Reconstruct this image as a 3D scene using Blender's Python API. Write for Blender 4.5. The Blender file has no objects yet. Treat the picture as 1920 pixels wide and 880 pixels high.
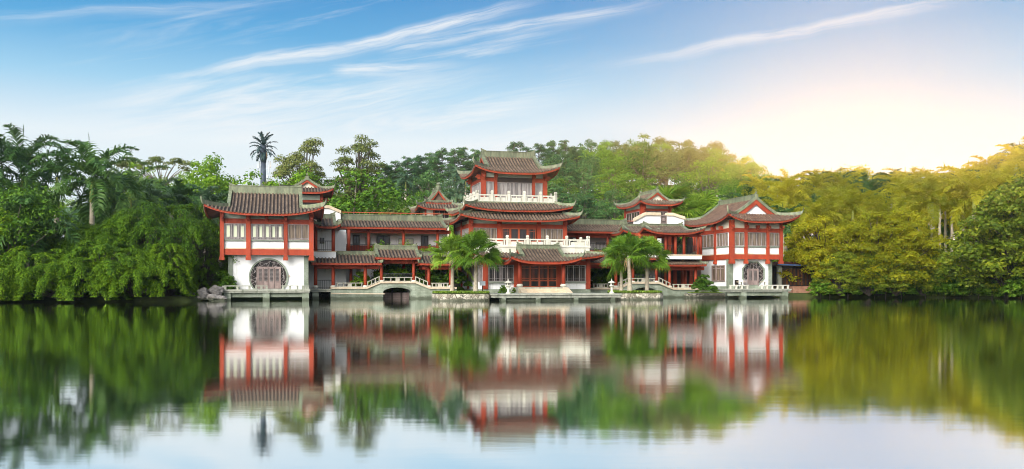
import bpy, math, random
import numpy as np
from mathutils import Vector, noise as mnoise
R = math.radians
sc = bpy.context.scene
COL = sc.collection
# ------------------------------------------------------------------ camera
FPX, HZ, CH = 1700.0, 530.0, 1.6            # focal length in photo pixels, horizon row, eye height
cam = bpy.data.cameras.new('camera'); camo = bpy.data.objects.new('camera', cam); COL.objects.link(camo)
cam.sensor_width = 36.0; cam.sensor_fit = 'HORIZONTAL'; cam.lens = 36.0*FPX/1920
cam.shift_y = (HZ-440)/1920; cam.clip_end = 5000; cam.clip_start = .2
camo.location = (0, 0, CH); camo.rotation_euler = (R(90), 0, 0)
sc.camera = camo
# ------------------------------------------------------------------ world, sun, exposure
SUN_AZ, SUN_EL = R(20.8), R(6.7)
sun_dir = Vector((math.sin(SUN_AZ)*math.cos(SUN_EL), math.cos(SUN_AZ)*math.cos(SUN_EL), math.sin(SUN_EL)))
sc.view_settings.view_transform = 'Standard'; sc.view_settings.look = 'None'
sc.view_settings.exposure = 0.0; sc.view_settings.gamma = 1.0; sc.view_settings.use_curve_mapping = False
wd = bpy.data.worlds.new('World'); sc.world = wd; wd.use_nodes = True
class NT:
    """small node-tree writer"""
    def __init__(s, tree): s.t = tree; s.n = tree.nodes; s.l = tree.links
    def new(s, typ, **kw):
        n = s.n.new(typ)
        for k, v in kw.items(): setattr(n, k, v)
        return n
    def put(s, sock, v):
        if hasattr(v, 'is_output'): s.l.new(v, sock)
        elif v is not None: sock.default_value = v
    def math(s, op, a, b=None, c=None, clamp=False):
        n = s.new('ShaderNodeMath', operation=op, use_clamp=clamp)
        for i, x in enumerate((a, b, c)):
            if x is not None: s.put(n.inputs[i], x)
        return n.outputs[0]
    def vec(s, op, a, b=None, scale=None):
        n = s.new('ShaderNodeVectorMath', operation=op)
        s.put(n.inputs[0], a)
        if b is not None: s.put(n.inputs[1], b)
        if scale is not None: s.put(n.inputs[3], scale)
        return n.outputs['Value'] if op in ('DOT_PRODUCT', 'LENGTH', 'DISTANCE') else n.outputs[0]
    def mix(s, f, a, b, blend='MIX'):
        n = s.new('ShaderNodeMix', data_type='RGBA', blend_type=blend)
        s.put(n.inputs[0], f); s.put(n.inputs[6], c4(a)); s.put(n.inputs[7], c4(b))
        return n.outputs[2]
    def ramp(s, f, stops, interp='LINEAR'):
        n = s.new('ShaderNodeValToRGB'); s.put(n.inputs[0], f); e = n.color_ramp.elements
        n.color_ramp.interpolation = interp
        while len(e) < len(stops): e.new(.5)
        for el, (p, c) in zip(e, stops): el.position = p; el.color = c4(c)
        return n.outputs[0]
    def noise(s, vec, scale, detail=4, rough=.55, dist=0):
        n = s.new('ShaderNodeTexNoise'); s.put(n.inputs['Vector'], vec)
        n.inputs['Scale'].default_value = scale; n.inputs['Detail'].default_value = detail
        n.inputs['Roughness'].default_value = rough; n.inputs['Distortion'].default_value = dist
        return n.outputs[0]
    def smooth(s, x, a, b):
        n = s.new('ShaderNodeMapRange', interpolation_type='SMOOTHSTEP'); s.put(n.inputs[0], x)
        n.inputs[1].default_value = a; n.inputs[2].default_value = b
        return n.outputs[0]
def c4(c):
    if hasattr(c, 'is_output') or not hasattr(c, '__len__'): return c
    return (c[0], c[1], c[2], 1.0) if len(c) == 3 else c
def pdir(px, py):                           # direction of a far sky feature
    return Vector(((px-960)/FPX, 1.0, (HZ-py)/FPX)).normalized()
def build_world():
    t = NT(wd.node_tree); t.n.clear()
    out = t.new('ShaderNodeOutputWorld'); bg = t.new('ShaderNodeBackground'); bg.inputs[1].default_value = 0.1
    t.l.new(bg.outputs[0], out.inputs[0])
    sky = t.new('ShaderNodeTexSky', sky_type='NISHITA', sun_disc=False)
    sky.sun_elevation = SUN_EL; sky.sun_rotation = SUN_AZ; sky.air_density = 1.2; sky.dust_density = 0.4
    d = t.vec('NORMALIZE', t.new('ShaderNodeTexCoord').outputs['Generated'])
    sx = t.new('ShaderNodeSeparateXYZ'); t.l.new(d, sx.inputs[0]); X, Y, Z = sx.outputs
    grad = t.ramp(t.math('ABSOLUTE', Z), [(0, (.80, .90, .97)), (.085, (.80, .915, .985)), (.15, (.84, .94, 1.0)), (.205, (.37, .68, .92)), (.255, (.11, .43, .78)),
                             (.30, (.045, .31, .68)), (.42, (.20, .45, .75)), (.7, (.40, .60, .88)), (1, (.45, .62, .88))])
    # sky deepened to blue round the low sun, leaving room for haze glow
    dt = t.vec('DOT_PRODUCT', d, tuple(pdir(1610, 290)))
    g1 = t.math('POWER', t.math('MAXIMUM', dt, 0.0), 42.0)
    col = t.mix(t.math('MULTIPLY', g1, .85, clamp=True), grad, (.11, .36, .70))
    g2 = t.math('POWER', t.math('MAXIMUM', dt, 0.0), 300.0)
    col = t.mix(t.math('MULTIPLY', g2, .0, clamp=True), col, (1.10, 1.06, 1.04))
    # cirrus: long streaks, each along a great circle
    def streak(col, a, b, w, amp, seed, fade0, fade1, below=1.0):
        A, B = pdir(*a), pdir(*b); n = A.cross(B).normalized(); tg = (B-A).normalized()
        if n.z < 0: n = -n
        al = t.vec('DOT_PRODUCT', d, tuple(tg)); a0, a1 = A.dot(tg), B.dot(tg)
        wob = t.noise(t.vec('ADD', d, (seed, 0, 0)), 7.0, 3)
        ds = t.math('ADD', t.vec('DOT_PRODUCT', d, tuple(n)), t.math('MULTIPLY', t.math('SUBTRACT', wob, .5), .022))
        cmb = t.new('ShaderNodeCombineXYZ'); t.put(cmb.inputs[0], t.math('MULTIPLY', al, 6.0)); t.put(cmb.inputs[1], t.math('MULTIPLY', ds, 90.0)); cmb.inputs[2].default_value = seed
        fib = t.noise(cmb.outputs[0], 1.6, 6, .62, .5)
        up = t.smooth(ds, w*1.1, 0.0); dn = t.smooth(ds, -w*2.6*below, 0.0)
        band = t.math('MULTIPLY', up, t.math('POWER', dn, 2.0))
        ends = t.math('MULTIPLY', t.smooth(al, a0, a0+fade0*(a1-a0)), t.smooth(al, a1, a1-fade1*(a1-a0)))
        m = t.math('MULTIPLY', t.math('MULTIPLY', band, ends), t.math('MULTIPLY', t.smooth(fib, .22, .68), amp), clamp=True)
        return t.mix(m, col, (.96, .98, 1.0))
    col = streak(col, (120, 190), (1060, -10), .0075, .9, 1.3, .45, .25)
    col = streak(col, (700, 92), (1290, -8), .0065, .6, 5.1, .12, .35)
    col = streak(col, (1050, 135), (1860, -12), .006, .42, 9.7, .4, .2)
    col = streak(col, (330, 250), (1010, 120), .02, .55, 13.2, .2, .5)
    col = streak(col, (-200, 42), (640, -8), .006, .35, 17.2, .3, .4)
    col = streak(col, (380, 200), (700, 165), .008, .7, 21.0, .3, .4)
    col = streak(col, (610, 128), (900, 112), .007, .75, 25.5, .15, .6)
    # wispy veil, combed the same way
    cmb = t.new('ShaderNodeCombineXYZ')
    t.put(cmb.inputs[0], t.math('MULTIPLY', t.math('ADD', X, t.math('MULTIPLY', Z, .35)), 3.2))
    t.put(cmb.inputs[1], t.math('MULTIPLY', t.math('SUBTRACT', Z, t.math('MULTIPLY', X, .2)), 26.0)); t.put(cmb.inputs[2], Y)
    wv = t.noise(cmb.outputs[0], 1.0, 6, .6, .9)
    reg = t.math('MULTIPLY', t.smooth(t.vec('DOT_PRODUCT', d, tuple(pdir(620, 150))), .955, .998), t.smooth(Z, .05, .12))
    col = t.mix(t.math('MULTIPLY', t.math('MULTIPLY', t.smooth(wv, .48, .75), reg), .75, clamp=True), col, (.97, .985, 1.0))
    # bright cloud decks overhead and behind the photographer, added unseen to light the fronts
    back = t.math('MULTIPLY', t.smooth(Y, .25, -.55), t.smooth(Z, -.02, .1))
    deck = t.mix(t.noise(d, 2.2, 4), (.62, .68, .75), (1.0, 1.02, 1.05))
    col = t.mix(back, col, deck)
    # unseen key light added to the sky behind and left of the photographer
    kd = t.math('MAXIMUM', t.vec('DOT_PRODUCT', d, tuple(Vector((-.45, -.74, .44)).normalized())), 0.0)
    col = t.mix(t.smooth(kd, .85, .975), col, (16.3, 15.9, 15.1))
    # the authored part stands for haze, cloud and the added key light over the clear physical sky
    col = t.mix(.965, sky.outputs[0], t.vec('SCALE', col, scale=10.0))
    t.l.new(col, bg.inputs[0])
build_world()
sl = bpy.data.lights.new('sun', 'SUN'); sl.energy = 5.0; sl.angle = R(.6); sl.color = (1.0, .57, .17)
slo = bpy.data.objects.new('sun', sl); COL.objects.link(slo); slo.location = sun_dir*300
slo.rotation_euler = sun_dir.to_track_quat('Z', 'Y').to_euler()
cy = sc.cycles
cy.use_denoising = True; cy.filter_width = 1.0; cy.max_bounces = 6; cy.diffuse_bounces = 3; cy.glossy_bounces = 3; cy.transmission_bounces = 3
cy.volume_bounces = 0; cy.transparent_max_bounces = 4; cy.sample_clamp_indirect = 6; cy.caustics_reflective = False; cy.caustics_refractive = False
# ------------------------------------------------------------------ materials
def newmat(name):
    m = bpy.data.materials.new(name); m.use_nodes = True; t = NT(m.node_tree); t.n.clear()
    o = t.new('ShaderNodeOutputMaterial'); return m, t, o
def principled(t, o, col, rough=.7, bump=None, bstr=.3, bdist=.05, spec=.4, metal=0.0):
    p = t.new('ShaderNodeBsdfPrincipled'); t.put(p.inputs['Base Color'], c4(col)); t.put(p.inputs['Roughness'], rough)
    p.inputs['Specular IOR Level'].default_value = spec; p.inputs['Metallic'].default_value = metal
    if bump is not None:
        b = t.new('ShaderNodeBump'); b.inputs['Strength'].default_value = bstr; b.inputs['Distance'].default_value = bdist
        t.put(b.inputs['Height'], bump); t.l.new(b.outputs[0], p.inputs['Normal'])
    t.l.new(p.outputs[0], o.inputs[0]); return p
def tide(t, v, col):
    """algae and damp left by the lake on stone that stands in it"""
    s = t.new('ShaderNodeSeparateXYZ'); t.l.new(t.new('ShaderNodeNewGeometry').outputs['Position'], s.inputs[0])
    h = t.math('ADD', s.outputs[2], t.math('MULTIPLY', t.math('SUBTRACT', t.noise(v, 1.3, 5, .65), .5), .55))
    return t.mix(t.math('MULTIPLY', t.smooth(h, .36, .10), .85), col, (.045, .055, .03))
def objco(t): return t.new('ShaderNodeTexCoord').outputs['Object']
def scaled(t, v, s):
    return t.vec('MULTIPLY', v, s)
def mat_noisy(name, c1, c2, scale=1.5, rough=.75, c3=None, streak=False, spec=.35, sc3=6.0, lo=.58, wet=False):
    m, t, o = newmat(name); v = objco(t)
    n1 = t.noise(scaled(t, v, (1, 1, .25)) if streak else v, scale, 6, .65)
    col = t.mix(t.smooth(n1, .35, .68), c1, c2)
    if c3:
        n2 = t.noise(scaled(t, v, (1, 1, .15)) if streak else v, sc3, 5, .7)
        col = t.mix(t.math('MULTIPLY', t.smooth(n2, lo, lo+.16), .8), col, c3)
    if wet: col = tide(t, v, col)
    col = t.vec('SCALE', col, scale=t.math('MULTIPLY_ADD', t.new('ShaderNodeObjectInfo').outputs['Random'], .22, .88))
    principled(t, o, col, rough, t.noise(v, 14, 4), .25, .03, spec)
    return m
def mat_brick(name, c1, c2, cm, bw=.5, bh=.16, mortar=.012, rough=.8):
    m, t, o = newmat(name); v = objco(t)
    s = t.new('ShaderNodeSeparateXYZ'); t.l.new(v, s.inputs[0])
    cb = t.new('ShaderNodeCombineXYZ'); t.put(cb.inputs[0], t.math('ADD', s.outputs[0], s.outputs[1])); t.put(cb.inputs[1], s.outputs[2])
    b = t.new('ShaderNodeTexBrick'); t.l.new(cb.outputs[0], b.inputs['Vector']); b.inputs['Scale'].default_value = 1
    b.inputs['Color1'].default_value = c4(c1); b.inputs['Color2'].default_value = c4(c2); b.inputs['Mortar'].default_value = c4(cm)
    b.inputs['Brick Width'].default_value = bw; b.inputs['Row Height'].default_value = bh; b.inputs['Mortar Size'].default_value = mortar
    n = t.noise(v, .9, 6, .65)
    col = t.mix(t.smooth(n, .35, .75), b.outputs[0], (c1[0]*.5, c1[1]*.52, c1[2]*.45))
    col = tide(t, v, col)
    principled(t, o, col, rough, b.outputs['Fac'], -.4, .02)
    return m
def mat_leaf(name, dark, mid, light, tr=.32, trc=None, rnd=.6):
    m, t, o = newmat(name)
    g = t.new('ShaderNodeNewGeometry'); oi = t.new('ShaderNodeObjectInfo')
    n = t.noise(objco(t), .55, 3, .6)
    f = t.math('ADD', t.math('MULTIPLY', g.outputs['Random Per Island'], rnd), t.math('MULTIPLY', n, 1.1-rnd))
    f = t.math('ADD', f, t.math('MULTIPLY', t.math('SUBTRACT', oi.outputs['Random'], .5), .42))
    col = t.ramp(f, [(.1, dark), (.5, mid), (.92, light)])
    p = t.new('ShaderNodeBsdfPrincipled'); t.put(p.inputs['Base Color'], col); p.inputs['Roughness'].default_value = .5; p.inputs['Specular IOR Level'].default_value = .22
    tl = t.new('ShaderNodeBsdfTranslucent'); t.put(tl.inputs[0], t.mix(.5, col, trc or light))
    mx = t.new('ShaderNodeMixShader'); mx.inputs[0].default_value = tr
    t.l.new(p.outputs[0], mx.inputs[1]); t.l.new(tl.outputs[0], mx.inputs[2]); t.l.new(mx.outputs[0], o.inputs[0])
    return m
M = {}
M['pan'] = mat_noisy('pan_tile', (.030, .022, .020), (.055, .042, .037), 2.2, .85)
M['tile'] = mat_noisy('roof_tile', (.078, .052, .034), (.17, .118, .082), 1.6, .75, (.36, .30, .24), sc3=9.0)
M['tile_warm'] = mat_noisy('roof_tile_warm', (.085, .046, .030), (.165, .102, .068), 2.2, .75, (.36, .29, .24), sc3=9.0)
M['ridge'] = mat_noisy('green_glaze', (.095, .112, .066), (.20, .215, .128), 2.6, .6, (.10, .10, .06), True, .5, 5.0, .56)
M['red'] = mat_noisy('red_paint', (.26, .032, .010), (.35, .050, .016), 1.3, .6, (.24, .055, .04), True, .35, 4.0, .54)
M['soffit'] = mat_noisy('soffit_brown', (.09, .026, .020), (.13, .034, .024), 3, .7)
M['white'] = mat_noisy('white_plaster', (.80, .80, .79), (.84, .84, .83), .8, .8, (.54, .55, .49), True, .3, 2.6, .56)
M['cream'] = mat_noisy('cream_plaster', (.70, .64, .50), (.78, .72, .58), .8, .8, (.5, .47, .38), True)
M['pale'] = mat_noisy('pale_green_frieze', (.46, .52, .42), (.55, .60, .50), 2, .7)
M['stone'] = mat_brick('green_stone', (.30, .345, .27), (.39, .425, .335), (.20, .225, .175))
M['pil'] = mat_brick('green_pilaster', (.22, .255, .20), (.30, .33, .26), (.16, .18, .15), .3, .1)
M['rubble'] = None
M['balu'] = mat_noisy('pale_stone', (.50, .48, .40), (.63, .61, .52), 2.0, .75, (.36, .36, .28), True, .3, 4.0, .6)
M['bench'] = mat_noisy('bench_stone', (.36, .34, .27), (.48, .46, .38), 2.0, .8, (.22, .22, .17), True, .3, 4.0, .56)
M['tan'] = mat_noisy('tan_coping', (.52, .41, .28), (.62, .52, .38), 2.0, .75, (.30, .27, .2), False)
M['conc'] = mat_noisy('weathered_concrete', (.27, .28, .23), (.40, .40, .33), 1.6, .85, (.12, .14, .10), True, .3, 3.0, .52, True)
M['frame'] = mat_noisy('window_frame', (.24, .205, .20), (.34, .30, .29), 3, .55)
M['wood'] = mat_noisy('weathered_wood', (.20, .145, .13), (.33, .255, .235), 2.2, .65, (.12, .07, .06), True)
M['redwood'] = mat_noisy('red_lattice', (.36, .07, .025), (.44, .10, .035), 3, .5)
M['dark'] = mat_noisy('dark_wood', (.018, .014, .013), (.034, .026, .024), 2, .5)
M['black'] = mat_noisy('black_iron', (.012, .012, .013), (.022, .022, .024), 2, .5)
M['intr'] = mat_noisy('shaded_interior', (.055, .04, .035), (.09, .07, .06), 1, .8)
M['blue'] = mat_noisy('blue_edge', (.06, .14, .36), (.10, .20, .42), 2, .5)
M['brick'] = mat_brick('red_brick', (.42, .17, .10), (.50, .24, .15), (.40, .34, .27), .25, .08, .01)
M['rock'] = mat_noisy('boulder_rock', (.11, .10, .09), (.22, .20, .185), 2.6, .85, (.40, .38, .36), False, .3, 3.0, .55, True)
M['trunk'] = mat_noisy('bark', (.13, .105, .08), (.24, .20, .155), 3, .85, (.08, .065, .05), True)
M['dtrunk'] = mat_noisy('dark_bark', (.045, .036, .03), (.085, .07, .055), 3, .85)
M['ptrunk'] = mat_noisy('palm_bark', (.32, .27, .20), (.47, .41, .31), 4, .85, (.2, .16, .12), False, .3, 8)
M['shaft'] = mat_noisy('crownshaft', (.27, .30, .05), (.36, .36, .09), 2, .5)
M['mast'] = mat_noisy('mast_steel', (.045, .06, .085), (.07, .09, .12), 2, .6)
M['mastleaf'] = mat_noisy('mast_leaf', (.018, .045, .045), (.035, .07, .065), 2, .6)
M['panel'] = mat_noisy('antenna_panel', (.42, .47, .52), (.52, .56, .60), 2, .5)
M['canvas_w'] = mat_noisy('white_canvas', (.7, .74, .8), (.8, .82, .86), 2, .8)
M['canvas_r'] = mat_noisy('red_canvas', (.6, .07, .05), (.7, .10, .08), 2, .8)
M['soil'] = mat_noisy('shore_soil', (.05, .042, .03), (.09, .075, .05), 1, .9)
M['grass'] = mat_leaf('grass_blade', (.06, .12, .012), (.12, .22, .02), (.24, .32, .04), .25)
M['bamboo'] = mat_leaf('bamboo_leaf', (.015, .047, .001), (.057, .135, .003), (.18, .30, .008), .3)
M['green'] = mat_leaf('leaf_green', (.025, .075, .006), (.082, .185, .010), (.19, .33, .020), .3)
M['light'] = mat_leaf('leaf_yellow_green', (.055, .135, .006), (.14, .28, .010), (.28, .42, .022), .33)
M['bluish'] = mat_leaf('leaf_blue_green', (.022, .065, .022), (.055, .14, .036), (.11, .22, .05), .25)
M['olive'] = mat_leaf('leaf_olive', (.065, .10, .02), (.13, .17, .035), (.24, .25, .07), .3)
M['gold'] = mat_leaf('leaf_glow_tint', (.09, .13, .005), (.21, .27, .010), (.52, .50, .025), .64, (.95, .72, .015))  # yellow-green leaf with the warm sun glow put into its colour
M['mixed'] = mat_leaf('leaf_mixed', (.05, .095, .006), (.145, .205, .012), (.38, .40, .025), .45)
M['palm'] = mat_leaf('palm_leaf', (.020, .060, .012), (.04, .105, .016), (.11, .19, .035), .22, rnd=.2)
M['palm_b'] = mat_leaf('palm_leaf_grey', (.035, .085, .04), (.07, .14, .065), (.14, .22, .11), .2, rnd=.2)
M['palm_y'] = mat_leaf('palm_leaf_glow_tint', (.045, .075, .006), (.17, .215, .012), (.52, .47, .025), .58, (.95, .74, .015), rnd=.2)  # palm leaf with golden sunlight painted into its colour
M['fan'] = mat_leaf('fan_leaf', (.04, .10, .006), (.10, .20, .011), (.25, .36, .03), .3, rnd=.2)
M['dry'] = mat_leaf('dry_frond', (.30, .17, .08), (.45, .28, .14), (.6, .42, .24), .2)
def special_mats():
    m, t, o = newmat('rubble_stone'); v = objco(t)
    vo = t.new('ShaderNodeTexVoronoi', feature='DISTANCE_TO_EDGE'); t.put(vo.inputs['Vector'], v); vo.inputs['Scale'].default_value = 3.2
    vc = t.new('ShaderNodeTexVoronoi'); t.put(vc.inputs['Vector'], v); vc.inputs['Scale'].default_value = 3.2
    col = t.mix(t.smooth(t.vec('DOT_PRODUCT', vc.outputs['Color'], (.5, .3, .2)), .2, .75), (.22, .19, .14), (.60, .55, .44))
    col = t.mix(t.smooth(vo.outputs['Distance'], .07, .01), col, (.07, .065, .045))
    col = tide(t, v, col)
    principled(t, o, col, .85, vo.outputs['Distance'], .6, .06); M['rubble'] = m
    # curtained panes: pleats behind glass
    def pane(name, c1, c2, ws, rough=.22, spec=.5):
        m, t, o = newmat(name); v = objco(t); s = t.new('ShaderNodeSeparateXYZ'); t.l.new(v, s.inputs[0])
        cb = t.new('ShaderNodeCombineXYZ'); t.put(cb.inputs[0], t.math('ADD', s.outputs[0], s.outputs[1])); t.put(cb.inputs[2], t.math('MULTIPLY', s.outputs[2], .06))
        n = t.noise(cb.outputs[0], ws, 3, .6); principled(t, o, t.mix(t.smooth(n, .38, .62), c1, c2), rough, None, spec=spec); return m
    M['p_cream'] = pane('pane_cream_blind', (.56, .60, .42), (.72, .75, .56), 3)
    M['p_brown'] = pane('pane_brown_curtain', (.10, .075, .055), (.24, .18, .13), 7)
    M['p_grey'] = pane('pane_grey_curtain', (.16, .145, .14), (.36, .33, .31), 4)
    M['p_dark'] = pane('pane_dark', (.014, .012, .012), (.045, .035, .032), 2, .12, .5)
    M['p_amber'] = pane('pane_amber', (.05, .028, .018), (.12, .05, .025), 2.5, .2)
    # lake
    m, t, o = newmat('lake_water'); v = objco(t)
    wv = t.noise(scaled(t, v, (.55, 1.6, 1)), .8, 3, .5); b = t.new('ShaderNodeBump'); b.inputs['Strength'].default_value = .035; b.inputs['Distance'].default_value = .04
    t.put(b.inputs['Height'], wv)
    gl = t.new('ShaderNodeBsdfAnisotropic', distribution='BECKMANN'); gl.inputs['Color'].default_value = (.98, .985, .98, 1); t.put(gl.inputs['Roughness'], t.math('MULTIPLY_ADD', t.smooth(t.noise(scaled(t, v, (.012, .05, 1)), 1.0, 4, .6), .35, .7), .055, .052))
    t.l.new(b.outputs[0], gl.inputs['Normal'])
    df = t.new('ShaderNodeBsdfDiffuse'); df.inputs[0].default_value = (.030, .045, .012, 1)
    lw = t.new('ShaderNodeLayerWeight'); lw.inputs[0].default_value = .75
    mx = t.new('ShaderNodeMixShader'); t.put(mx.inputs[0], t.math('MAXIMUM', .95, lw.outputs['Fresnel']))
    t.l.new(df.outputs[0], mx.inputs[1]); t.l.new(gl.outputs[0], mx.inputs[2]); t.l.new(mx.outputs[0], o.inputs[0]); M['water'] = m
    # wooded ground: leaf litter and grass
    m, t, o = newmat('woodland_ground'); v = objco(t)
    col = t.mix(t.smooth(t.noise(v, .35, 6, .65), .35, .65), (.028, .036, .012), (.055, .075, .016))
    col = t.mix(t.smooth(t.noise(v, 2.5, 5, .7), .55, .75), col, (.05, .038, .022))
    principled(t, o, col, .95, t.noise(v, 6, 4), .5, .1, .2); M['ground'] = m
special_mats()
# ------------------------------------------------------------------ geometry helpers
RT = R(14.0); c14, s14 = math.cos(RT), math.sin(RT)    # the whole compound stands turned by 14 degrees
def dep(px, v): return v/(c14-(px-960)/FPX*s14)
def U(px, v):
    d = dep(px, v); return (px-960)/FPX*d*c14+d*s14
def ZZ(py, px, v): return CH-(py-HZ)*dep(px, v)/FPX
def wxy(u, v): return (u*c14-v*s14, u*s14+v*c14)
ORG = {}
def tag(o, label=None, cat=None, group=None, kind=None):
    for k, x in (('label', label), ('category', cat), ('group', group), ('kind', kind)):
        if x: o[k] = x
    return o
def thing(name, label, cat, u, v, z=0.0, group=None):
    o = bpy.data.objects.new(name, None); COL.objects.link(o); o.empty_display_size = .5
    x, y = wxy(u, v); o.location = (x, y, z); o.rotation_euler = (0, 0, RT); ORG[o.name] = (u, v, z)
    return tag(o, label, cat, group)
def wthing(name, label, cat, loc, rz=0.0, group=None, s=1.0):
    o = bpy.data.objects.new(name, None); COL.objects.link(o); o.empty_display_size = .5
    o.location = loc; o.rotation_euler = (0, 0, rz); o.scale = (s, s, s); ORG[o.name] = (0, 0, 0)
    return tag(o, label, cat, group)
class MB:
    def __init__(s): s.v = []; s.f = []
    def add(s, vs, fs):
        b = len(s.v); s.v += [tuple(p) for p in vs]; s.f += [tuple(i+b for i in f) for f in fs]; return s
    def hexa(s, p): return s.add(p, [(0, 3, 2, 1), (4, 5, 6, 7), (0, 1, 5, 4), (1, 2, 6, 5), (2, 3, 7, 6), (3, 0, 4, 7)])
    def box(s, a0, a1, b0, b1, z0, z1):
        return s.hexa([(a0, b0, z0), (a1, b0, z0), (a1, b1, z0), (a0, b1, z0), (a0, b0, z1), (a1, b0, z1), (a1, b1, z1), (a0, b1, z1)])
    def fbox(s, fc, a0, a1, o0, o1, z0, z1):
        p = [fc(a0, o1, z0), fc(a1, o1, z0), fc(a1, o0, z0), fc(a0, o0, z0), fc(a0, o1, z1), fc(a1, o1, z1), fc(a1, o0, z1), fc(a0, o0, z1)]
        return s.hexa(p)
    def prism(s, pts, ext):
        n = len(pts); e = Vector(ext); q = [Vector(p) for p in pts]
        return s.add(q+[p+e for p in q], [tuple(range(n))[::-1], tuple(range(n, 2*n))]+[(i, (i+1) % n, n+(i+1) % n, n+i) for i in range(n)])
    def tube(s, path, rad, n=8, caps=True):
        path = [Vector(p) for p in path]
        if not hasattr(rad, '__len__'): rad = [rad]*len(path)
        vs = []; fs = []; ref = None
        for i, p in enumerate(path):
            tg = (path[min(i+1, len(path)-1)]-path[max(i-1, 0)]).normalized()
            if ref is None: ref = Vector((1, 0, 0)) if abs(tg.x) < .9 else Vector((0, 1, 0))
            a = (ref-tg*ref.dot(tg)).normalized(); ref = a; b = tg.cross(a)
            vs += [p+(a*math.cos(2*math.pi*k/n)+b*math.sin(2*math.pi*k/n))*rad[i] for k in range(n)]
        for i in range(len(path)-1):
            fs += [(i*n+k, i*n+(k+1) % n, (i+1)*n+(k+1) % n, (i+1)*n+k) for k in range(n)]
        if caps: fs += [tuple(range(n))[::-1], tuple(range((len(path)-1)*n, len(path)*n))]
        return s.add(vs, fs)
    def lathe(s, c, prof, n=10, rot=0.0):
        vs = [(c[0]+r*math.cos(2*math.pi*k/n+rot), c[1]+r*math.sin(2*math.pi*k/n+rot), c[2]+z) for r, z in prof for k in range(n)]
        m = len(prof)
        fs = [(i*n+k, i*n+(k+1) % n, (i+1)*n+(k+1) % n, (i+1)*n+k) for i in range(m-1) for k in range(n)]
        return s.add(vs, fs+[tuple(range(n))[::-1], tuple(range((m-1)*n, m*n))])
    def sweep(s, path, w, h0, h1):
        """upright ribbon of width w along a path, from h0 to h1 above it (numbers or one per point)"""
        path = [Vector(p) for p in path]; N = len(path); vs = []
        for i, p in enumerate(path):
            tg = path[min(i+1, N-1)]-path[max(i-1, 0)]; n = Vector((tg.y, -tg.x, 0))
            n = n.normalized()*w/2 if n.length > 1e-6 else Vector((w/2, 0, 0))
            a = h0[i] if hasattr(h0, '__len__') else h0; b = h1[i] if hasattr(h1, '__len__') else h1
            z0, z1 = Vector((0, 0, a)), Vector((0, 0, b)); vs += [p-n+z0, p+n+z0, p+n+z1, p-n+z1]
        fs = [(4*i+k, 4*i+(k+1) % 4, 4*i+4+(k+1) % 4, 4*i+4+k) for i in range(N-1) for k in range(4)]
        return s.add(vs, fs+[(0, 3, 2, 1), tuple(4*N-4+k for k in range(4))])
    def grid(s, rows):
        m = len(rows[0]); return s.add([p for r in rows for p in r], [(i*m+k, i*m+k+1, (i+1)*m+k+1, (i+1)*m+k) for i in range(len(rows)-1) for k in range(m-1)])
    def build(s, name, mat, parent=None, smooth=False):
        o0 = ORG.get(parent.name, (0, 0, 0)) if parent else (0, 0, 0)
        me = bpy.data.meshes.new(name); me.from_pydata([(p[0]-o0[0], p[1]-o0[1], p[2]-o0[2]) for p in s.v], [], s.f)
        me.materials.append(M[mat] if isinstance(mat, str) else mat)
        if smooth: me.polygons.foreach_set('use_smooth', [True]*len(me.polygons))
        me.update(); o = bpy.data.objects.new(name, me); COL.objects.link(o)
        if parent: o.parent = parent; ORG[o.name] = o0
        return o
def front(v): return lambda a, o, z: (a, v-o, z)
def left(u): return lambda a, o, z: (u-o, a, z)
def right(u): return lambda a, o, z: (u+o, a, z)
def box(root, name, mat, *b): return MB().box(*b).build(name, mat, root)
def column(root, u, v, z0, z1, r=.17, base=True, mat='red'):
    o = MB().tube([(u, v, z0), (u, v, z1)], [r, r*.93], 12).build('column', mat, root, True)
    if base: MB().lathe((u, v, z0), [(r*1.25, 0), (r*1.6, .08), (r*1.65, .16), (r*1.3, .26), (r*1.05, .3)], 12).build('column_base', 'balu', o)
    return o
def sqcol(root, fc, a0, a1, z0, z1, o0=-.1, o1=.14, stub=0.0):
    mb = MB().fbox(fc, a0, a1, o0, o1, z0, z1)
    if stub: mb.fbox(fc, a0-.05, a1+.05, o0, o1+.05, z0-.02, z0+stub)
    return mb.build('column', 'red', root)
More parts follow.
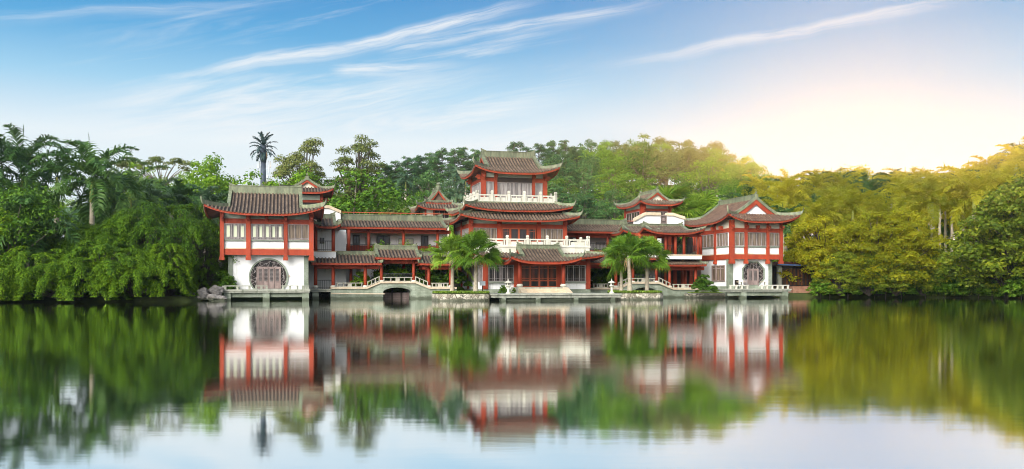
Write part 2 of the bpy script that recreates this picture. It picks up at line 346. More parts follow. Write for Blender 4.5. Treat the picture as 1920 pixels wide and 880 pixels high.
def window(root, fc, a0, a1, z0, z1, n, pm, fm='frame', o=0.0, rails=(), lat=False, name='window', w=.055):
    mb = MB(); e = .09
    mb.fbox(fc, a0, a1, o, o+e, z0, z0+w); mb.fbox(fc, a0, a1, o, o+e, z1-w, z1)
    for i in range(n+1):
        a = a0+(a1-a0)*i/n; ww = w if i in (0, n) else w*.62; lo = max(a0, a-ww); hi = min(a1, a+ww)
        mb.fbox(fc, lo, hi, o, o+e-.004, z0+w, z1-w)
    for r in rails:
        z = z0+(z1-z0)*r; mb.fbox(fc, a0+w, a1-w, o, o+e-.012, z-w*.4, z+w*.4)
    f = mb.build(name, fm, root)
    bl = pm == 'p_cream' and lat
    MB().fbox(fc, a0+.01, a1-.01, o-.03, o+.018, z0+.01, z1-.01).build('pane', 'p_grey' if bl else pm, f)
    if bl:
        g = (a1-a0)/n; mb = MB()
        for i in range(n): mb.fbox(fc, a0+g*(i+.24), a0+g*(i+.76), o+.017, o+.026, z0+(z1-z0)*.15, z1-(z1-z0)*.13)
        mb.build('blind', pm, f)
    if lat:
        lb = MB(); g = (a1-a0)/n; t = .028
        for i in range(n):
            x0 = a0+g*i+w; x1 = a0+g*(i+1)-w; m = (x1-x0)*.2; hz = (z1-z0)
            for x in (x0+m, x1-m): lb.fbox(fc, x-t/2, x+t/2, o+.018, o+.05, z0+w, z1-w)
            for z in (z0+hz*.16, z0+hz*.84): lb.fbox(fc, x0, x1, o+.018, o+.053, z-t/2, z+t/2)
        lb.build('lattice', fm, f)
    return f
def rail(root, fc, a0, a1, z0, h=1.0, o=0.0, gap=.16, name='railing', mat='black'):
    mb = MB(); mb.fbox(fc, a0, a1, o-.03, o+.03, z0+h-.06, z0+h); mb.fbox(fc, a0, a1, o-.02, o+.02, z0+.1, z0+.15)
    n = max(2, int((a1-a0)/gap))
    for i in range(n+1):
        a = a0+(a1-a0)*i/n; mb.fbox(fc, a-.014, a+.014, o-.014, o+.014, z0, z0+h-.06)
    return mb.build(name, mat, root)
def balustrade(root, fc, a0, a1, z0, posts, h=.72, ph=1.1, o=0.0, pw=.13):
    """carved stone balustrade: low panels, open slots, a top rail, square posts with knobs"""
    mb = MB()
    ps = [p for p in posts]
    for p, q in zip(ps[:-1], ps[1:]):
        L = q-p
        mb.fbox(fc, p+pw, q-pw, o-.07, o+.07, z0+h-.13, z0+h); mb.fbox(fc, p+pw, q-pw, o-.06, o+.06, z0, z0+.10)
        mb.fbox(fc, p+L*.2, q-L*.2, o-.05, o+.05, z0+.10, z0+h*.60)
        for k in (.13, .5, .87): mb.fbox(fc, p+L*k-.07, p+L*k+.07, o-.05, o+.05, z0+.08, z0+h-.11)
    f = mb.build('balustrade', 'balu', root)
    for p in ps:
        c = fc(p, o, 0)
        MB().lathe((c[0], c[1], z0), [(pw*1.35, 0), (pw*1.35, h+.05), (pw*.9, h+.09), (pw*1.3, h+.14), (pw*1.3, ph-.06), (pw*.8, ph)], 4, R(45)).build('baluster_post', 'balu', f)
    return f
# ------------------------------------------------------------------ curved tile roofs
def roof(root, cu, cv, ze, W, D, rise, k, lift=.6, axis='u', skirt=False, ridge=.5, rib=.32, tail=.7, gable='white', tile='tile', ornament=False, ridge_w=.34, hip_h=.26, sof=.5, eave_h=.19, name='roof', pow_=.38):
    """hip-and-gable (k>0), plain gable (k=0) or encircling skirt roof; eaves at ze, tiles, ridges, boards all modelled"""
    hy = D/2.0; hx = W/2.0; s0 = min(k/hy, 1.0); T = s0 if skirt else 1.0; hg = hx-k
    def mp(x, y, z): return (cu+x, cv+y, ze+z) if axis == 'u' else (cu-y, cv+x, ze+z)
    def zt(t):
        q = t/T; return rise*((1-pow_)*q+pow_*q*q)
    def hw(t): return hx-t*hy if t < s0 else hg
    def lf(c, t):
        if k == 0: return lift*min(1, c)**3*(1-t)
        return lift*min(1.0, max(0, c))**3.2*max(0.0, 1-t/s0)**1.25
    def P(side, a, t):                      # a: along the eave; t: run from eave to ridge
        if side in 'fb':
            z = zt(t)+lf(abs(a)/max(hw(t), 1e-6), max(t, 0)); y = hy*(1-t); return (a, -y if side == 'f' else y, z)
        h = hy*(1-t); z = zt(t)+lf(abs(a)/max(h, 1e-6), max(t, 0)); x = hx-t*hy
        return (x if side == 'r' else -x, a, z)
    sides = 'fb' if k == 0 else 'fblr'
    mb = MB(); sb = MB(); tb = MB(); N = 22
    for sd in sides:
        tm = T if sd in 'fb' else min(s0, T)
        ts = sorted(set([tm*i/8 for i in range(9)]+([s0] if s0 < tm else [])))
        def row(t, dz):
            h = hw(t) if sd in 'fb' else hy*(1-t)
            r = [P(sd, h*(-1+2*i/N), t) for i in range(N+1)]
            return [mp(x, y, z+dz) for x, y, z in r]
        mb.grid([row(t, 0) for t in ts]); te = min(tm, sof)
        sb.grid([row(te*i/4, -.1-.10*min(1, i)) for i in range(5)])
        L = hx if sd in 'fb' else hy; n = max(2, int(2*(L-.06)/rib)); r = rib*.30
        for i in range(n+1):
            a = -(L-.06)+2*(L-.06)*i/n
            if sd in 'fb': t1 = tm if abs(a) <= hg else max(0, (hx-abs(a))/hy)
            else: t1 = min(tm, max(0, (hy-abs(a))/hy))
            if t1 < .02: continue
            m = 8 if t1 > .3 else 4; prof = ((-r, -.02), (-r*.6, r*1.15), (r*.6, r*1.15), (r, -.02)); rows = []
            for j in range(m+1):
                t = -.012+(t1+.012)*j/m; x, y, z = P(sd, a, max(t, -.02))
                rows.append([mp(x+q, y, z+h) if sd in 'fb' else mp(x, y+q, z+h) for q, h in prof])
            tb.grid(rows); tb.add(rows[0], [(0, 1, 2, 3)])
    ro = mb.build(name, 'pan', root); tb.build('tile_rows', tile, ro)
    sb.build('soffit', 'soffit', ro)
    eb = MB(); ins = .07
    for sd in sides:
        L = hx if sd in 'fb' else hy; pts = []
        for i in range(N+1):
            a = L*(-1+2*i/N); x, y, z = P(sd, a, 0)
            if sd in 'fb': y -= math.copysign(ins, y); x *= (hx-ins)/hx
            else: x -= math.copysign(ins, x); y *= (hy-ins)/hy
            pts.append(mp(x, y, z))
        eb.sweep(pts, .1, -eave_h-.03, -.03)
    eb.build('eave_board', 'red', ro)
    rb = MB()
    def path(sx, sy, t0, t1, n): return [(sx*(hx-(t0+(t1-t0)*i/n)*hy), sy*hy*(1-(t0+(t1-t0)*i/n)), zt(t0+(t1-t0)*i/n)+lf(1, t0+(t1-t0)*i/n)) for i in range(n+1)]
    if k > 0:
        for sx in (-1, 1):
            for sy in (-1, 1):
                pts = path(sx, sy, s0, 0, 8); n = len(pts); hs = [hip_h]*n
                q = Vector(pts[-1]); o = Vector((sx, sy, 0)).normalized()
                for e, zz in ((.16, .10), (.30, .30), (.38, .56), (.40, .85)):
                    pts.append(tuple(q+o*e*tail+Vector((0, 0, zz*tail)))); hs.append(hip_h*{.16: .8, .30: .6, .38: .42, .40: .2}[e])
                rb.sweep([mp(*p) for p in pts], .16, [-.03]*len(pts), hs)
    if skirt:
        for sd in 'fblr':
            h = hw(T) if sd in 'fb' else hy*(1-T); rb.sweep([mp(*P(sd, h*(-1+2*i/4), T)) for i in range(5)], .3, -.05, ridge)
    else:
        zr = zt(1); e = .04
        p = [mp(-hg-e, -ridge_w/2, zr-.1), mp(hg+e, -ridge_w/2, zr-.1), mp(hg+e, ridge_w/2, zr-.1), mp(-hg-e, ridge_w/2, zr-.1)]
        rb.hexa(p+[(a, b, c+.1+ridge) for a, b, c in p])
        w2 = ridge_w/2+.05; p = [mp(-hg-e, -w2, zr+ridge), mp(hg+e, -w2, zr+ridge), mp(hg+e, w2, zr+ridge), mp(-hg-e, w2, zr+ridge)]
        rb.hexa(p+[(a, b, c+.07) for a, b, c in p])
        for sx in (-1, 1):
            for sy in (-1, 1):
                pts = [(sx*(hg-.1), sy*hy*(1-t), zt(t)) for t in [s0*.96+(1-s0*.96)*i/8 for i in range(9)]]
                rb.sweep([mp(*q) for q in pts], .3, -.04, hip_h*.95)
            pts = [(sx*(hg-.5), 0, zr+ridge), (sx*(hg-.15), 0, zr+ridge+.10), (sx*(hg+.05), 0, zr+ridge+.30)]
            rb.sweep([mp(*q) for q in pts], .16, -.1, [.12, .14, .05])
    rb.build('ridge', 'ridge', ro)
    if not skirt:
        for sx in (-1, 1):
            gb = MB(); gw = MB()
            x = sx*(hg-.32); ts = [s0+(1-s0)*i/8 for i in range(9)]
            pl = [(x, -hy*(1-t), zt(t)-.06) for t in ts]+[(x, hy*(1-t), zt(t)-.06) for t in reversed(ts[:-1])]
            pl = [mp(*q) for q in pl]; ex = mp(.06*sx, 0, 0); ex = (ex[0]-cu, ex[1]-cv, 0); gw.prism(pl, ex)
            for sy in (-1, 1):
                gb.sweep([mp(sx*(hg-.05), sy*hy*(1-t), zt(t)) for t in ts], .1, -max(.3, (.24 if ornament else .17)*rise), -.07)
            if ornament and sx < 0:
                zc = zt(s0)+.55*(rise-zt(s0))*.62
                for r0, ox in ((.2, 0), (.13, .26), (.13, -.26)):
                    gw.tube([mp(x-.12, ox, zc-abs(ox)*.4), mp(x-.05, ox, zc-abs(ox)*.4)], r0, 10)
                gw.add([mp(x-.1, -hy*(1-s0)*.72, zt(s0)+.05), mp(x-.1, hy*(1-s0)*.72, zt(s0)+.05), mp(x-.1, hy*(1-s0)*.72, zt(s0)+.2), mp(x-.1, -hy*(1-s0)*.72, zt(s0)+.2)], [(0, 1, 2, 3)])
            gw.build('gable', gable, ro); gb.build('barge_board', 'red', ro)
    return ro
def roof_px(root, vf, D, pxl, pxr, pye, rl, rr, pyr, lift=.6, **kw):
    """ridge across the view: eaves pxl..pxr and row pye read at depth vf, ridge rl..rr and row pyr at mid depth"""
    vm = vf+D/2; u0, u1 = U(pxl, vf), U(pxr, vf); a0, a1 = U(rl, vm), U(rr, vm); pm = (pxl+pxr)/2
    ze = ZZ(pye, pm, vf); rise = ZZ(pyr, (rl+rr)/2, vm)-ze; cu = (u0+u1)/2; W = u1-u0; k = max(.05, (W-(a1-a0))/2)
    k = min(k, D/2*.72)
    return roof(root, cu, vf+D/2, ze, W, D, rise, k, lift, **kw)
# ================================================================== GROUND, WATER, AIR
def interp(x, tab):
    if x <= tab[0][0]: return tab[0][1]
    for (a, p), (b, q) in zip(tab[:-1], tab[1:]):
        if x <= b: return p+(q-p)*(x-a)/(b-a)
    return tab[-1][1]
SHORE = [(-400, 70), (0, 74.5), (340, 76), (400, 79.5), (425, 84), (440, 90), (600, 94), (860, 92), (885, 84), (1110, 84), (1140, 92), (1260, 97), (1300, 96), (1380, 95.5), (1480, 97), (1530, 98), (1700, 98), (1830, 95), (1920, 90), (2300, 82)]
FLAT = [(-200, 80), (300, 92), (440, 106), (700, 112), (1200, 114), (1400, 110), (1600, 106), (1800, 100), (2000, 96)]
RIDGE_D = [(-200, 140), (300, 145), (600, 145), (700, 180), (850, 200), (1000, 220), (1200, 225), (1300, 200), (1420, 165), (1600, 150), (1950, 135)]
RIDGE_H = [(-200, 8), (300, 8), (600, 9), (720, 13), (850, 17.5), (950, 19), (1050, 22.5), (1200, 26.5), (1300, 22), (1400, 15), (1500, 9.5), (1600, 8), (1800, 8), (1950, 10)]
def ground_h(x, y):
    """height of the land; polar around the lake, front half follows the photograph's ridge"""
    d = math.hypot(x, y); ang = math.atan2(x, y)
    if y > 1 and abs(ang) < R(62):
        px = 960+FPX*x/y; dd = y
        ds, fl, rd, rh = (interp(px, T) for T in (SHORE, FLAT, RIDGE_D, RIDGE_H))
    else:
        px, dd = None, d; ds, fl, rd, rh = 62+20*(y > 0), 90, 170, 8
    base = -1.6 if dd < ds-1.2 else (.45 if dd > ds+.6 else -1.6+2.05*(dd-ds+1.2)/1.8)
    if dd > fl:
        q = min(1, (dd-fl)/(rd-fl)); base += (rh-.45)*q*q*(3-2*q) if dd <= rd else (rh-.45)
        base += .5*mnoise.noise(Vector((x*.06, y*.06, 0)))*min(1, (dd-fl)/10)
    return base
def build_ground():
    angs = [R(a) for a in np.concatenate([np.arange(-62, 62, .75), np.arange(62, 298, 8)])]
    vs = []; nr = 0; rows = []
    fr = np.concatenate([np.linspace(.4, .97, 4), np.linspace(.98, 1.04, 8), np.linspace(1.06, 2.4, 34), [2.7, 3.2, 4, 5]])
    for a in angs:
        fa = (a+math.pi) % (2*math.pi)-math.pi; row = []
        for f in fr:
            if abs(fa) < R(61.9):
                ds = interp(960+FPX*math.tan(fa), SHORE); y = ds*f; x = y*math.tan(fa)
                if f > 2.4: L = 80*f; x, y = L*math.sin(fa), max(L*math.cos(fa), y)
            else: L = (62+20*(math.cos(fa) > 0))*f; x, y = L*math.sin(fa), L*math.cos(fa)
            row.append((x, y, ground_h(x, y)))
        rows.append(row)
    rows.append(rows[0]); o = MB().grid(rows).build('ground', 'ground', None, True); tag(o, kind='structure')
    L = 420; o = MB().add([(-L, -L, 0), (L, -L, 0), (L, L, 0), (-L, L, 0)], [(0, 1, 2, 3)]).build('lake_water', 'water'); tag(o, kind='structure')
    # paving in front of the hall
    v0, v1 = 79.9, 88; a0, a1 = U(905, 86), U(1112, 86)
    w = [wxy(a, b) for a, b in ((a0, v0), (a1, v0), (a1, v1), (a0, v1))]
    mb = MB().prism([(x, y, -1.3) for x, y in w], (0, 0, 1.88)); tag(mb.build('paving', 'conc'), kind='structure')
build_ground()
def build_haze():
    m, t, o = newmat('haze_air'); p = t.new('ShaderNodeVolumePrincipled')
    p.inputs['Color'].default_value = (1, 1, 1, 1); p.inputs['Density'].default_value = HAZE_D; p.inputs['Anisotropy'].default_value = HAZE_G
    t.l.new(p.outputs[0], o.inputs['Volume']); M['haze'] = m
    o = MB().box(-432, 432, -432, 432, -4, 41).build('haze', 'haze'); tag(o, kind='stuff', label='thin warm haze hanging over the lake and woods', cat='haze')
HAZE_D, HAZE_G = 0.00029, .80
build_haze()
# ================================================================== BUILDINGS
rng = random.Random(7)
def icebars(fc, ac, zc, r, zf, inside, keepout, n, seed, o=.02, t=.03):
    """cracked-ice lattice: short bars between points scattered over the opening"""
    rr = random.Random(seed); pts = []; mb = MB()
    while len(pts) < n:
        a, z = ac+rr.uniform(-r, r), rr.uniform(zf, zc+r)
        if inside(a, z) and not keepout(a, z) and all((a-p)**2+(z-q)**2 > (r*.2)**2 for p, q in pts): pts.append((a, z))
        elif rr.random() < .002: n -= 1
    for i, (a, z) in enumerate(pts):
        nb = sorted(pts, key=lambda p: (p[0]-a)**2+(p[1]-z)**2)[1:4]
        for b, y in nb:
            d = math.hypot(b-a, y-z); ax, az = (b-a)/d, (y-z)/d; px, pz = -az*t/2, ax*t/2; e = .12
            a0, z0, a1, z1 = a-ax*e, z-az*e, b+ax*e, y+az*e
            q = [(a0+px, z0+pz), (a1+px, z1+pz), (a1-px, z1-pz), (a0-px, z0-pz)]
            oo = o+.002*(i % 7)
            mb.hexa([fc(x, oo+.02, z_) for x, z_ in q]+[fc(x, oo, z_) for x, z_ in q])
    return mb
def moon_opening(root, fc, ac, zc, r, zf, n, rot, door_a, door_z, leaves_, seed, name):
    """round or eight-sided lattice opening with folding doors"""
    ang = [rot+2*math.pi*i/n for i in range(n)]
    def poly(rad): return [(ac+rad*math.cos(a), max(zf, zc+rad*math.sin(a))) for a in ang]
    P0, P1 = poly(r), poly(r+.14); mb = MB()
    for i in range(n):
        j = (i+1) % n
        if P0[i][1] <= zf and P0[j][1] <= zf: continue
        q = [P0[i], P0[j], P1[j], P1[i]]
        mb.hexa([fc(a, .12, z) for a, z in q]+[fc(a, 0, z) for a, z in q])
    fr = mb.build(name, 'pil', root)
    MB().prism([fc(a, .012, z) for a, z in P0], tuple(Vector(fc(0, -.05, 0))-Vector(fc(0, 0, 0)))).build('pane', 'p_dark', fr)
    ap = r*math.cos(math.pi/n)
    ins = lambda a, z: math.hypot(a-ac, z-zc) < ap*.97
    ko = lambda a, z: door_a[0]-.05 < a < door_a[1]+.05 and z < door_z
    icebars(fc, ac, zc, r, zf+.1, ins, ko, 62 if n > 8 else 54, seed, t=.02).build('lattice', 'frame', fr)
    g = (door_a[1]-door_a[0])/leaves_; MB().fbox(fc, door_a[0]-.08, door_a[1]+.08, .013, .13, door_z, door_z+.1).fbox(fc, door_a[0]-.08, door_a[0], .013, .129, zf, door_z).fbox(fc, door_a[1], door_a[1]+.08, .013, .129, zf, door_z).build('door_frame', 'wood', fr)
    for i in range(leaves_):
        a0, a1 = door_a[0]+g*i+.02, door_a[0]+g*(i+1)-.02; h = door_z-zf
        mb = MB(); w = .08
        mb.fbox(fc, a0, a0+w, .02, .1, zf, door_z).fbox(fc, a1-w, a1, .02, .1, zf, door_z)
        for z0, z1 in ((zf, zf+.1), (zf+h*.3, zf+h*.3+.09), (door_z-.1, door_z)): mb.fbox(fc, a0+w, a1-w, .02, .098, z0, z1)
        mb.fbox(fc, a0+w, a1-w, .02, .06, zf+.1, zf+h*.3)
        dr = mb.build('door', 'wood', root)
        MB().fbox(fc, a0+w, a1-w, .02, .045, zf+h*.3+.09, door_z-.1).build('pane', 'p_dark', dr)
        lb = MB(); x = a0+w+.07
        while x < a1-w-.02: lb.fbox(fc, x-.008, x+.008, .045, .06, zf+h*.3+.09, door_z-.1); x += .09
        zz = zf+h*.3+.18
        while zz < door_z-.12: lb.fbox(fc, a0+w, a1-w, .045, .063, zz-.008, zz+.008); zz += .12
        lb.build('lattice', 'frame', dr)
    return fr
def bracket(root, fc, a, z, mat='red'):
    return MB().fbox(fc, a-.1, a+.1, .1, .62, z-.12, z).fbox(fc, a-.1, a+.1, .1, .42, z-.3, z-.121).fbox(fc, a-.16, a+.16, .14, .5, z, z+.16).build('bracket', mat, root)
def deck(root, a0, a1, v0, v1, zt, piers, th=.26, low=True, name='deck_slab', pw=.3):
    d = MB().box(a0, a1, v0, v1, zt-th, zt).box(a0-.06, a1+.06, v0-.06, v1, zt-.11, zt+.02).build(name, 'conc', root)
    if low: MB().box(a0+.2, a1-.2, v0+.35, v0+.7, zt-th-.42, zt-th-.003).build('beam', 'stone', root)
    for p in piers: MB().box(p-pw, p+pw, v0+.12, v0+.12+pw*2, -1.5, zt-th-.002).build('pier', 'stone', root)
    return d
# ---- A: the left pavilion over the water --------------------------------------------------------------------------
def left_pavilion():
    v = 86.0; u = lambda px: U(px, v); z = lambda py, px=500: ZZ(py, px, v); fc = front(v); zd = z(541.5)
    t = thing('waterside_pavilion', 'two-storey pavilion with round moon door in its white wall, red columns, beside the bamboo', 'pavilion', u(500), 89.7, zd)
    uL, uR = u(412.5), u(588); D = 7.6; zb, zt_ = z(479), z(404)
    MB().box(u(430), u(576), v+.6, v+7, zd-.4, zb+.1).build('wall', 'white', t)
    MB().box(uL+.12, uR-.12, v+.08, v+D, zb, zt_+.5).build('upper_wall', 'white', t)
    for a, b in ((427, 435.5), (570, 578.5)): box(t, 'pilaster', 'pil', u(a), u(b), v+.5, v+1.0, zd-.4, zb)
    MB().fbox(fc, uL+.3, uR-.3, -.05, .06, z(478.6), z(467.5)).build('floor_beam', 'red', t)
    MB().fbox(right(uR-.12), v, v+D, -.05, .06, z(478.6), z(467.5)).build('floor_beam', 'red', t)
    MB().fbox(fc, uL+.3, uR-.3, -.05, .05, z(420.5), z(411)).build('lintel_beam', 'red', t)
    MB().fbox(right(uR-.12), v, v+D, -.05, .06, z(420.5), z(411)).build('lintel_beam', 'red', t)
    MB().fbox(fc, uL+.3, uR-.3, -.05, .02, z(410.8), zt_+.5).build('frieze', 'pale', t)
    MB().fbox(fc, uL+.3, uR-.3, -.05, .035, z(467.4), z(465.4)).build('moulding', 'tan', t)
    for a, b in ((412.5, 420), (461.6, 470), (532, 539.2), (579.5, 588)): sqcol(t, fc, u(a), u(b), z(488), zt_+.4, -.1, .16, .28)
    sqcol(t, right(uR-.12), v+3.4, v+3.8, z(488), zt_+.4, -.1, .12); sqcol(t, right(uR-.12), v+D-.4, v+D, z(488), zt_+.4, -.1, .12)
    for p in (416.5, 465.8, 500, 535.6, 583.7): bracket(t, fc, u(p), z(408.5))
    window(t, fc, u(421), u(461), z(450), z(420.3), 3, 'p_cream', lat=True, rails=(.12,))
    window(t, fc, u(470.8), u(531.2), z(450), z(420.3), 5, 'p_cream', lat=True, rails=(.12,))
    window(t, fc, u(540), u(579), z(450), z(420.3), 3, 'p_brown', rails=(.12,))
    for a, b in ((420, 461.6), (470, 532), (539.2, 579.5)): MB().fbox(fc, u(a), u(b), -.05, .07, z(452.4), z(450.2)).build('window_sill', 'pil', t)
    for a in (v+.6, v+3.9): window(t, right(uR-.12), a, a+2.6, z(450), z(420.3), 3, 'p_brown')
    fl = front(v+.6)
    moon_opening(t, fl, U(503.6, v+.6), ZZ(520, 503, v+.6), 1.62, zd, 40, 0.0, (U(483, v+.6), U(525, v+.6)), ZZ(502.5, 503, v+.6), 4, 3, 'moon_door')
    lamp = MB().box(U(541.5, v+.6), U(543.5, v+.6), v+.5, v+.6, ZZ(518.7, 542, v), ZZ(516.3, 542, v)).build('wall_lamp', 'tan', t)
    roof_px(t, 84.5, 10.2, 381.5, 607.5, 400, 436.5, 571.5, 362.5, lift=.75, ridge=.62, gable='white', hip_h=.36)
    # terrace on piers
    dk = thing('terrace_deck', 'weathered concrete terrace on piers under the moon door of the left pavilion', 'deck', U(500, 84.3), 85.2, 0)
    a0, a1 = U(414.5, 84.3), U(580.5, 84.3); zt2 = ZZ(543.5, 500, 84.3)
    deck(dk, a0, a1, 84.3, 87.5, zt2, [U(p, 84.4) for p in (426, 499, 573)])
    for p0, p1 in ((416, 420), ): box(dk, 'post', 'conc', U(p0, 84.3), U(p1, 84.3), 84.4, 84.7, zt2, zt2+.36)
    for a, b in ((420, 470), (478, 502), (528, 560), (566, 580)):
        x0, x1 = U(a, 84.4), U(b, 84.4); mb = MB().box(x0, x1, 84.42, 84.66, zt2+.30, zt2+.38); n = max(2, int((x1-x0)/1.1))
        for i in range(n+1):
            x = x0+.1+(x1-x0-.2)*i/n; mb.box(x-.09, x+.09, 84.45, 84.63, zt2, zt2+.299)
        mb.build('low_bench_rail', 'conc', dk)
left_pavilion()
# ---- generic two-storey gallery -------------------------------------------------------------------------------------
def gallery_left():
    v = 93.2; u = lambda px: U(px, v); z = lambda py, px=720: ZZ(py, px, v); vb = v+2.2
    t = thing('gallery_wing', 'long two-storey gallery with white back wall and dark doors between left pavilion and main hall', 'gallery', u(715), v+2, .5)
    a0, a1 = u(592), u(846)
    MB().box(a0, a1, vb, vb+4, -.5, z(416)).build('wall', 'white', t)
    zf = z(473); MB().box(u(628), a1, v-.05, vb, zf-.25, zf).build('floor_slab', 'red', t)
    MB().box(u(628), a1, v, v+.12, z(437.5), z(431)).build('lintel_beam', 'red', t)
    MB().box(u(628), a1, vb-.08, vb, zf, zf+.75).build('dado', 'red', t)
    for p in (654.5, 691.5, 757, 821):
        MB().tube([(u(p), v+.1, zf), (u(p), v+.1, z(430))], .15, 10).build('column', 'red', t, True)
    box(t, 'end_wall', 'white', U(823, vb-1.2), U(831.5, vb-1.2), vb-1.2, vb, zf, z(430))
    fb = front(vb)
    for a, b, top in ((661, 674.5, 441), (706, 731, 441.5), (789, 803, 442)):
        d = MB().fbox(fb, U(a, vb), U(b, vb), 0, .07, zf+.01, ZZ(top, a, vb)).build('door', 'dark', t)
        MB().fbox(fb, U(a+2, vb), U((a+b)/2-.6, vb), .07, .09, zf+.9, ZZ(top+3, a, vb)).fbox(fb, U((a+b)/2+.6, vb), U(b-2, vb), .07, .09, zf+.9, ZZ(top+3, a, vb)).build('pane', 'p_dark', d)
    window(t, fb, U(684, vb), U(696, vb), ZZ(460, 690, vb), ZZ(445, 690, vb), 1, 'p_grey', 'balu')
    window(t, fb, U(747, vb), U(775, vb), ZZ(458, 760, vb), ZZ(447.5, 760, vb), 1, 'p_cream', 'wood')
    rail(t, front(v+.1), u(629), u(821), zf, z(458.5)-zf)
    roof_px(t, v-1.0, 5.4, 636, 838, 426, 637, 832, 413.6, lift=.0, ridge=.5, ridge_w=.5)
    zz = ZZ(405, 740, v+1.7)+.28
    pr = MB().tube([(U(630, v+1.7), v+1.7, zz), (U(850, v+1.7), v+1.7, zz)], .05, 6)
    for i in range(12):
        x = U(634, v+1.7)+(U(846, v+1.7)-U(634, v+1.7))*i/11; pr.tube([(x, v+1.7, zz-.35), (x, v+1.7, zz)], .025, 5)
    pr.build('pipe_rail', 'redwood', t)
    # lower storey seen behind the bridge walkway
    MB().box(a0, a1, vb-.06, vb, .5, 1.35).build('dado', 'redwood', t)
    for a, b in ((732, 744), (668, 676)): window(t, front(vb), U(a, vb), U(b, vb), ZZ(513, a, vb), ZZ(500, a, vb), 1, 'p_grey', 'wood')
    for p in (757, 735): MB().tube([(u(p), v+.1, .5), (u(p), v+.1, zf-.25)], .15, 10).build('column', 'red', t, True)
    # projecting stair bay at the left end
    w = 89.6; uu = lambda px: U(px, w); zz = lambda py, px=610: ZZ(py, px, w)
    MB().box(uu(580), uu(652), w+2.4, w+2.6, .9, zz(428)).build('bay_wall', 'white', t)
    MB().box(uu(586), uu(630), w, w+2.4, zz(484.5), zz(472.5)).build('bay_floor', 'white', t)
    MB().box(uu(586)-.05, uu(630)+.05, w-.06, w+2.4, zz(472.4), zz(470.8)).build('moulding', 'tan', t)
    for p in (592, 625): MB().tube([(uu(p), w+.15, zz(470.8)), (uu(p), w+.15, zz(425))], .17, 12).build('column', 'red', t, True)
    MB().tube([(U(654, w+2), w+2, zz(470.8)), (U(654, w+2), w+2, zz(428))], .16, 12).build('column', 'red', t, True)
    rail(t, front(w+.15), uu(593), uu(624), zz(470.8), 1.0)
    window(t, front(w+2.4), U(600, w+2.4), U(608, w+2.4), ZZ(457, 604, w+2.4), ZZ(446, 604, w+2.4), 1, 'p_dark', 'dark')
    roof_px(t, w-1.0, 5.0, 588, 640, 424.5, 598, 630, 409, lift=.3, ridge=.3, tail=.4)
    # stepped white gable wall above the bay
    q = 94.3; uq = lambda px: U(px, q); zq = lambda py, px=620: ZZ(py, px, q)
    pl = [(600, 414), (638.5, 414), (638.5, 400.5), (617, 391), (600, 391)]
    MB().prism([(uq(a), q, zq(b)) for a, b in pl], (0, .5, 0)).build('gable_wall', 'white', t)
    MB().sweep([(uq(600), q+.25, zq(391)), (uq(617), q+.25, zq(391)), (uq(639.5), q+.25, zq(400.3))], .8, 0, .3).build('coping', 'tan', t)
gallery_left()
def lattice_tower(name, label, v, pxs, py_top, rows, group=None): pass
# ---- little roof towers -----------------------------------------------------------------------------------------------
def tower_a():
    v = 97.0; u = lambda px: U(px, v); z = lambda py, px=580: ZZ(py, px, v)
    t = thing('roof_tower', 'small red roof tower with front gable peeking out behind the left pavilion roof', 'tower', u(577), v+3, 3)
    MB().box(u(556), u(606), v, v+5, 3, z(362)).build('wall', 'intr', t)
    fc = front(v)
    for a, b in ((553, 557), (600, 606)): sqcol(t, fc, u(a), u(b), 3, z(362))
    MB().fbox(fc, u(556), u(606), -.02, .08, z(380), z(375.5)).build('lintel_beam', 'red', t)
    MB().fbox(fc, u(556), u(606), -.02, .05, z(375), z(366)).build('frieze', 'pale', t)
    window(t, fc, u(560), u(600), z(398), z(381), 4, 'p_dark', 'dark'); bracket(t, fc, u(603), z(374)); bracket(t, right(u(606)), v+.2, z(374))
    W = 8.2; D = U(626, v-1.4)-U(526, v-1.4); k = 1.25
    roof(t, (U(626, v-1.4)+U(526, v-1.4))/2, v-1.4+W/2, ZZ(359.5, 580, v-1.4), W, D, ZZ(334, 577, v)-ZZ(359.5, 577, v), k, .45, axis='v', ridge=.25, hip_h=.24, tail=.5, gable='cream', rib=.3, pow_=.4)
tower_a()
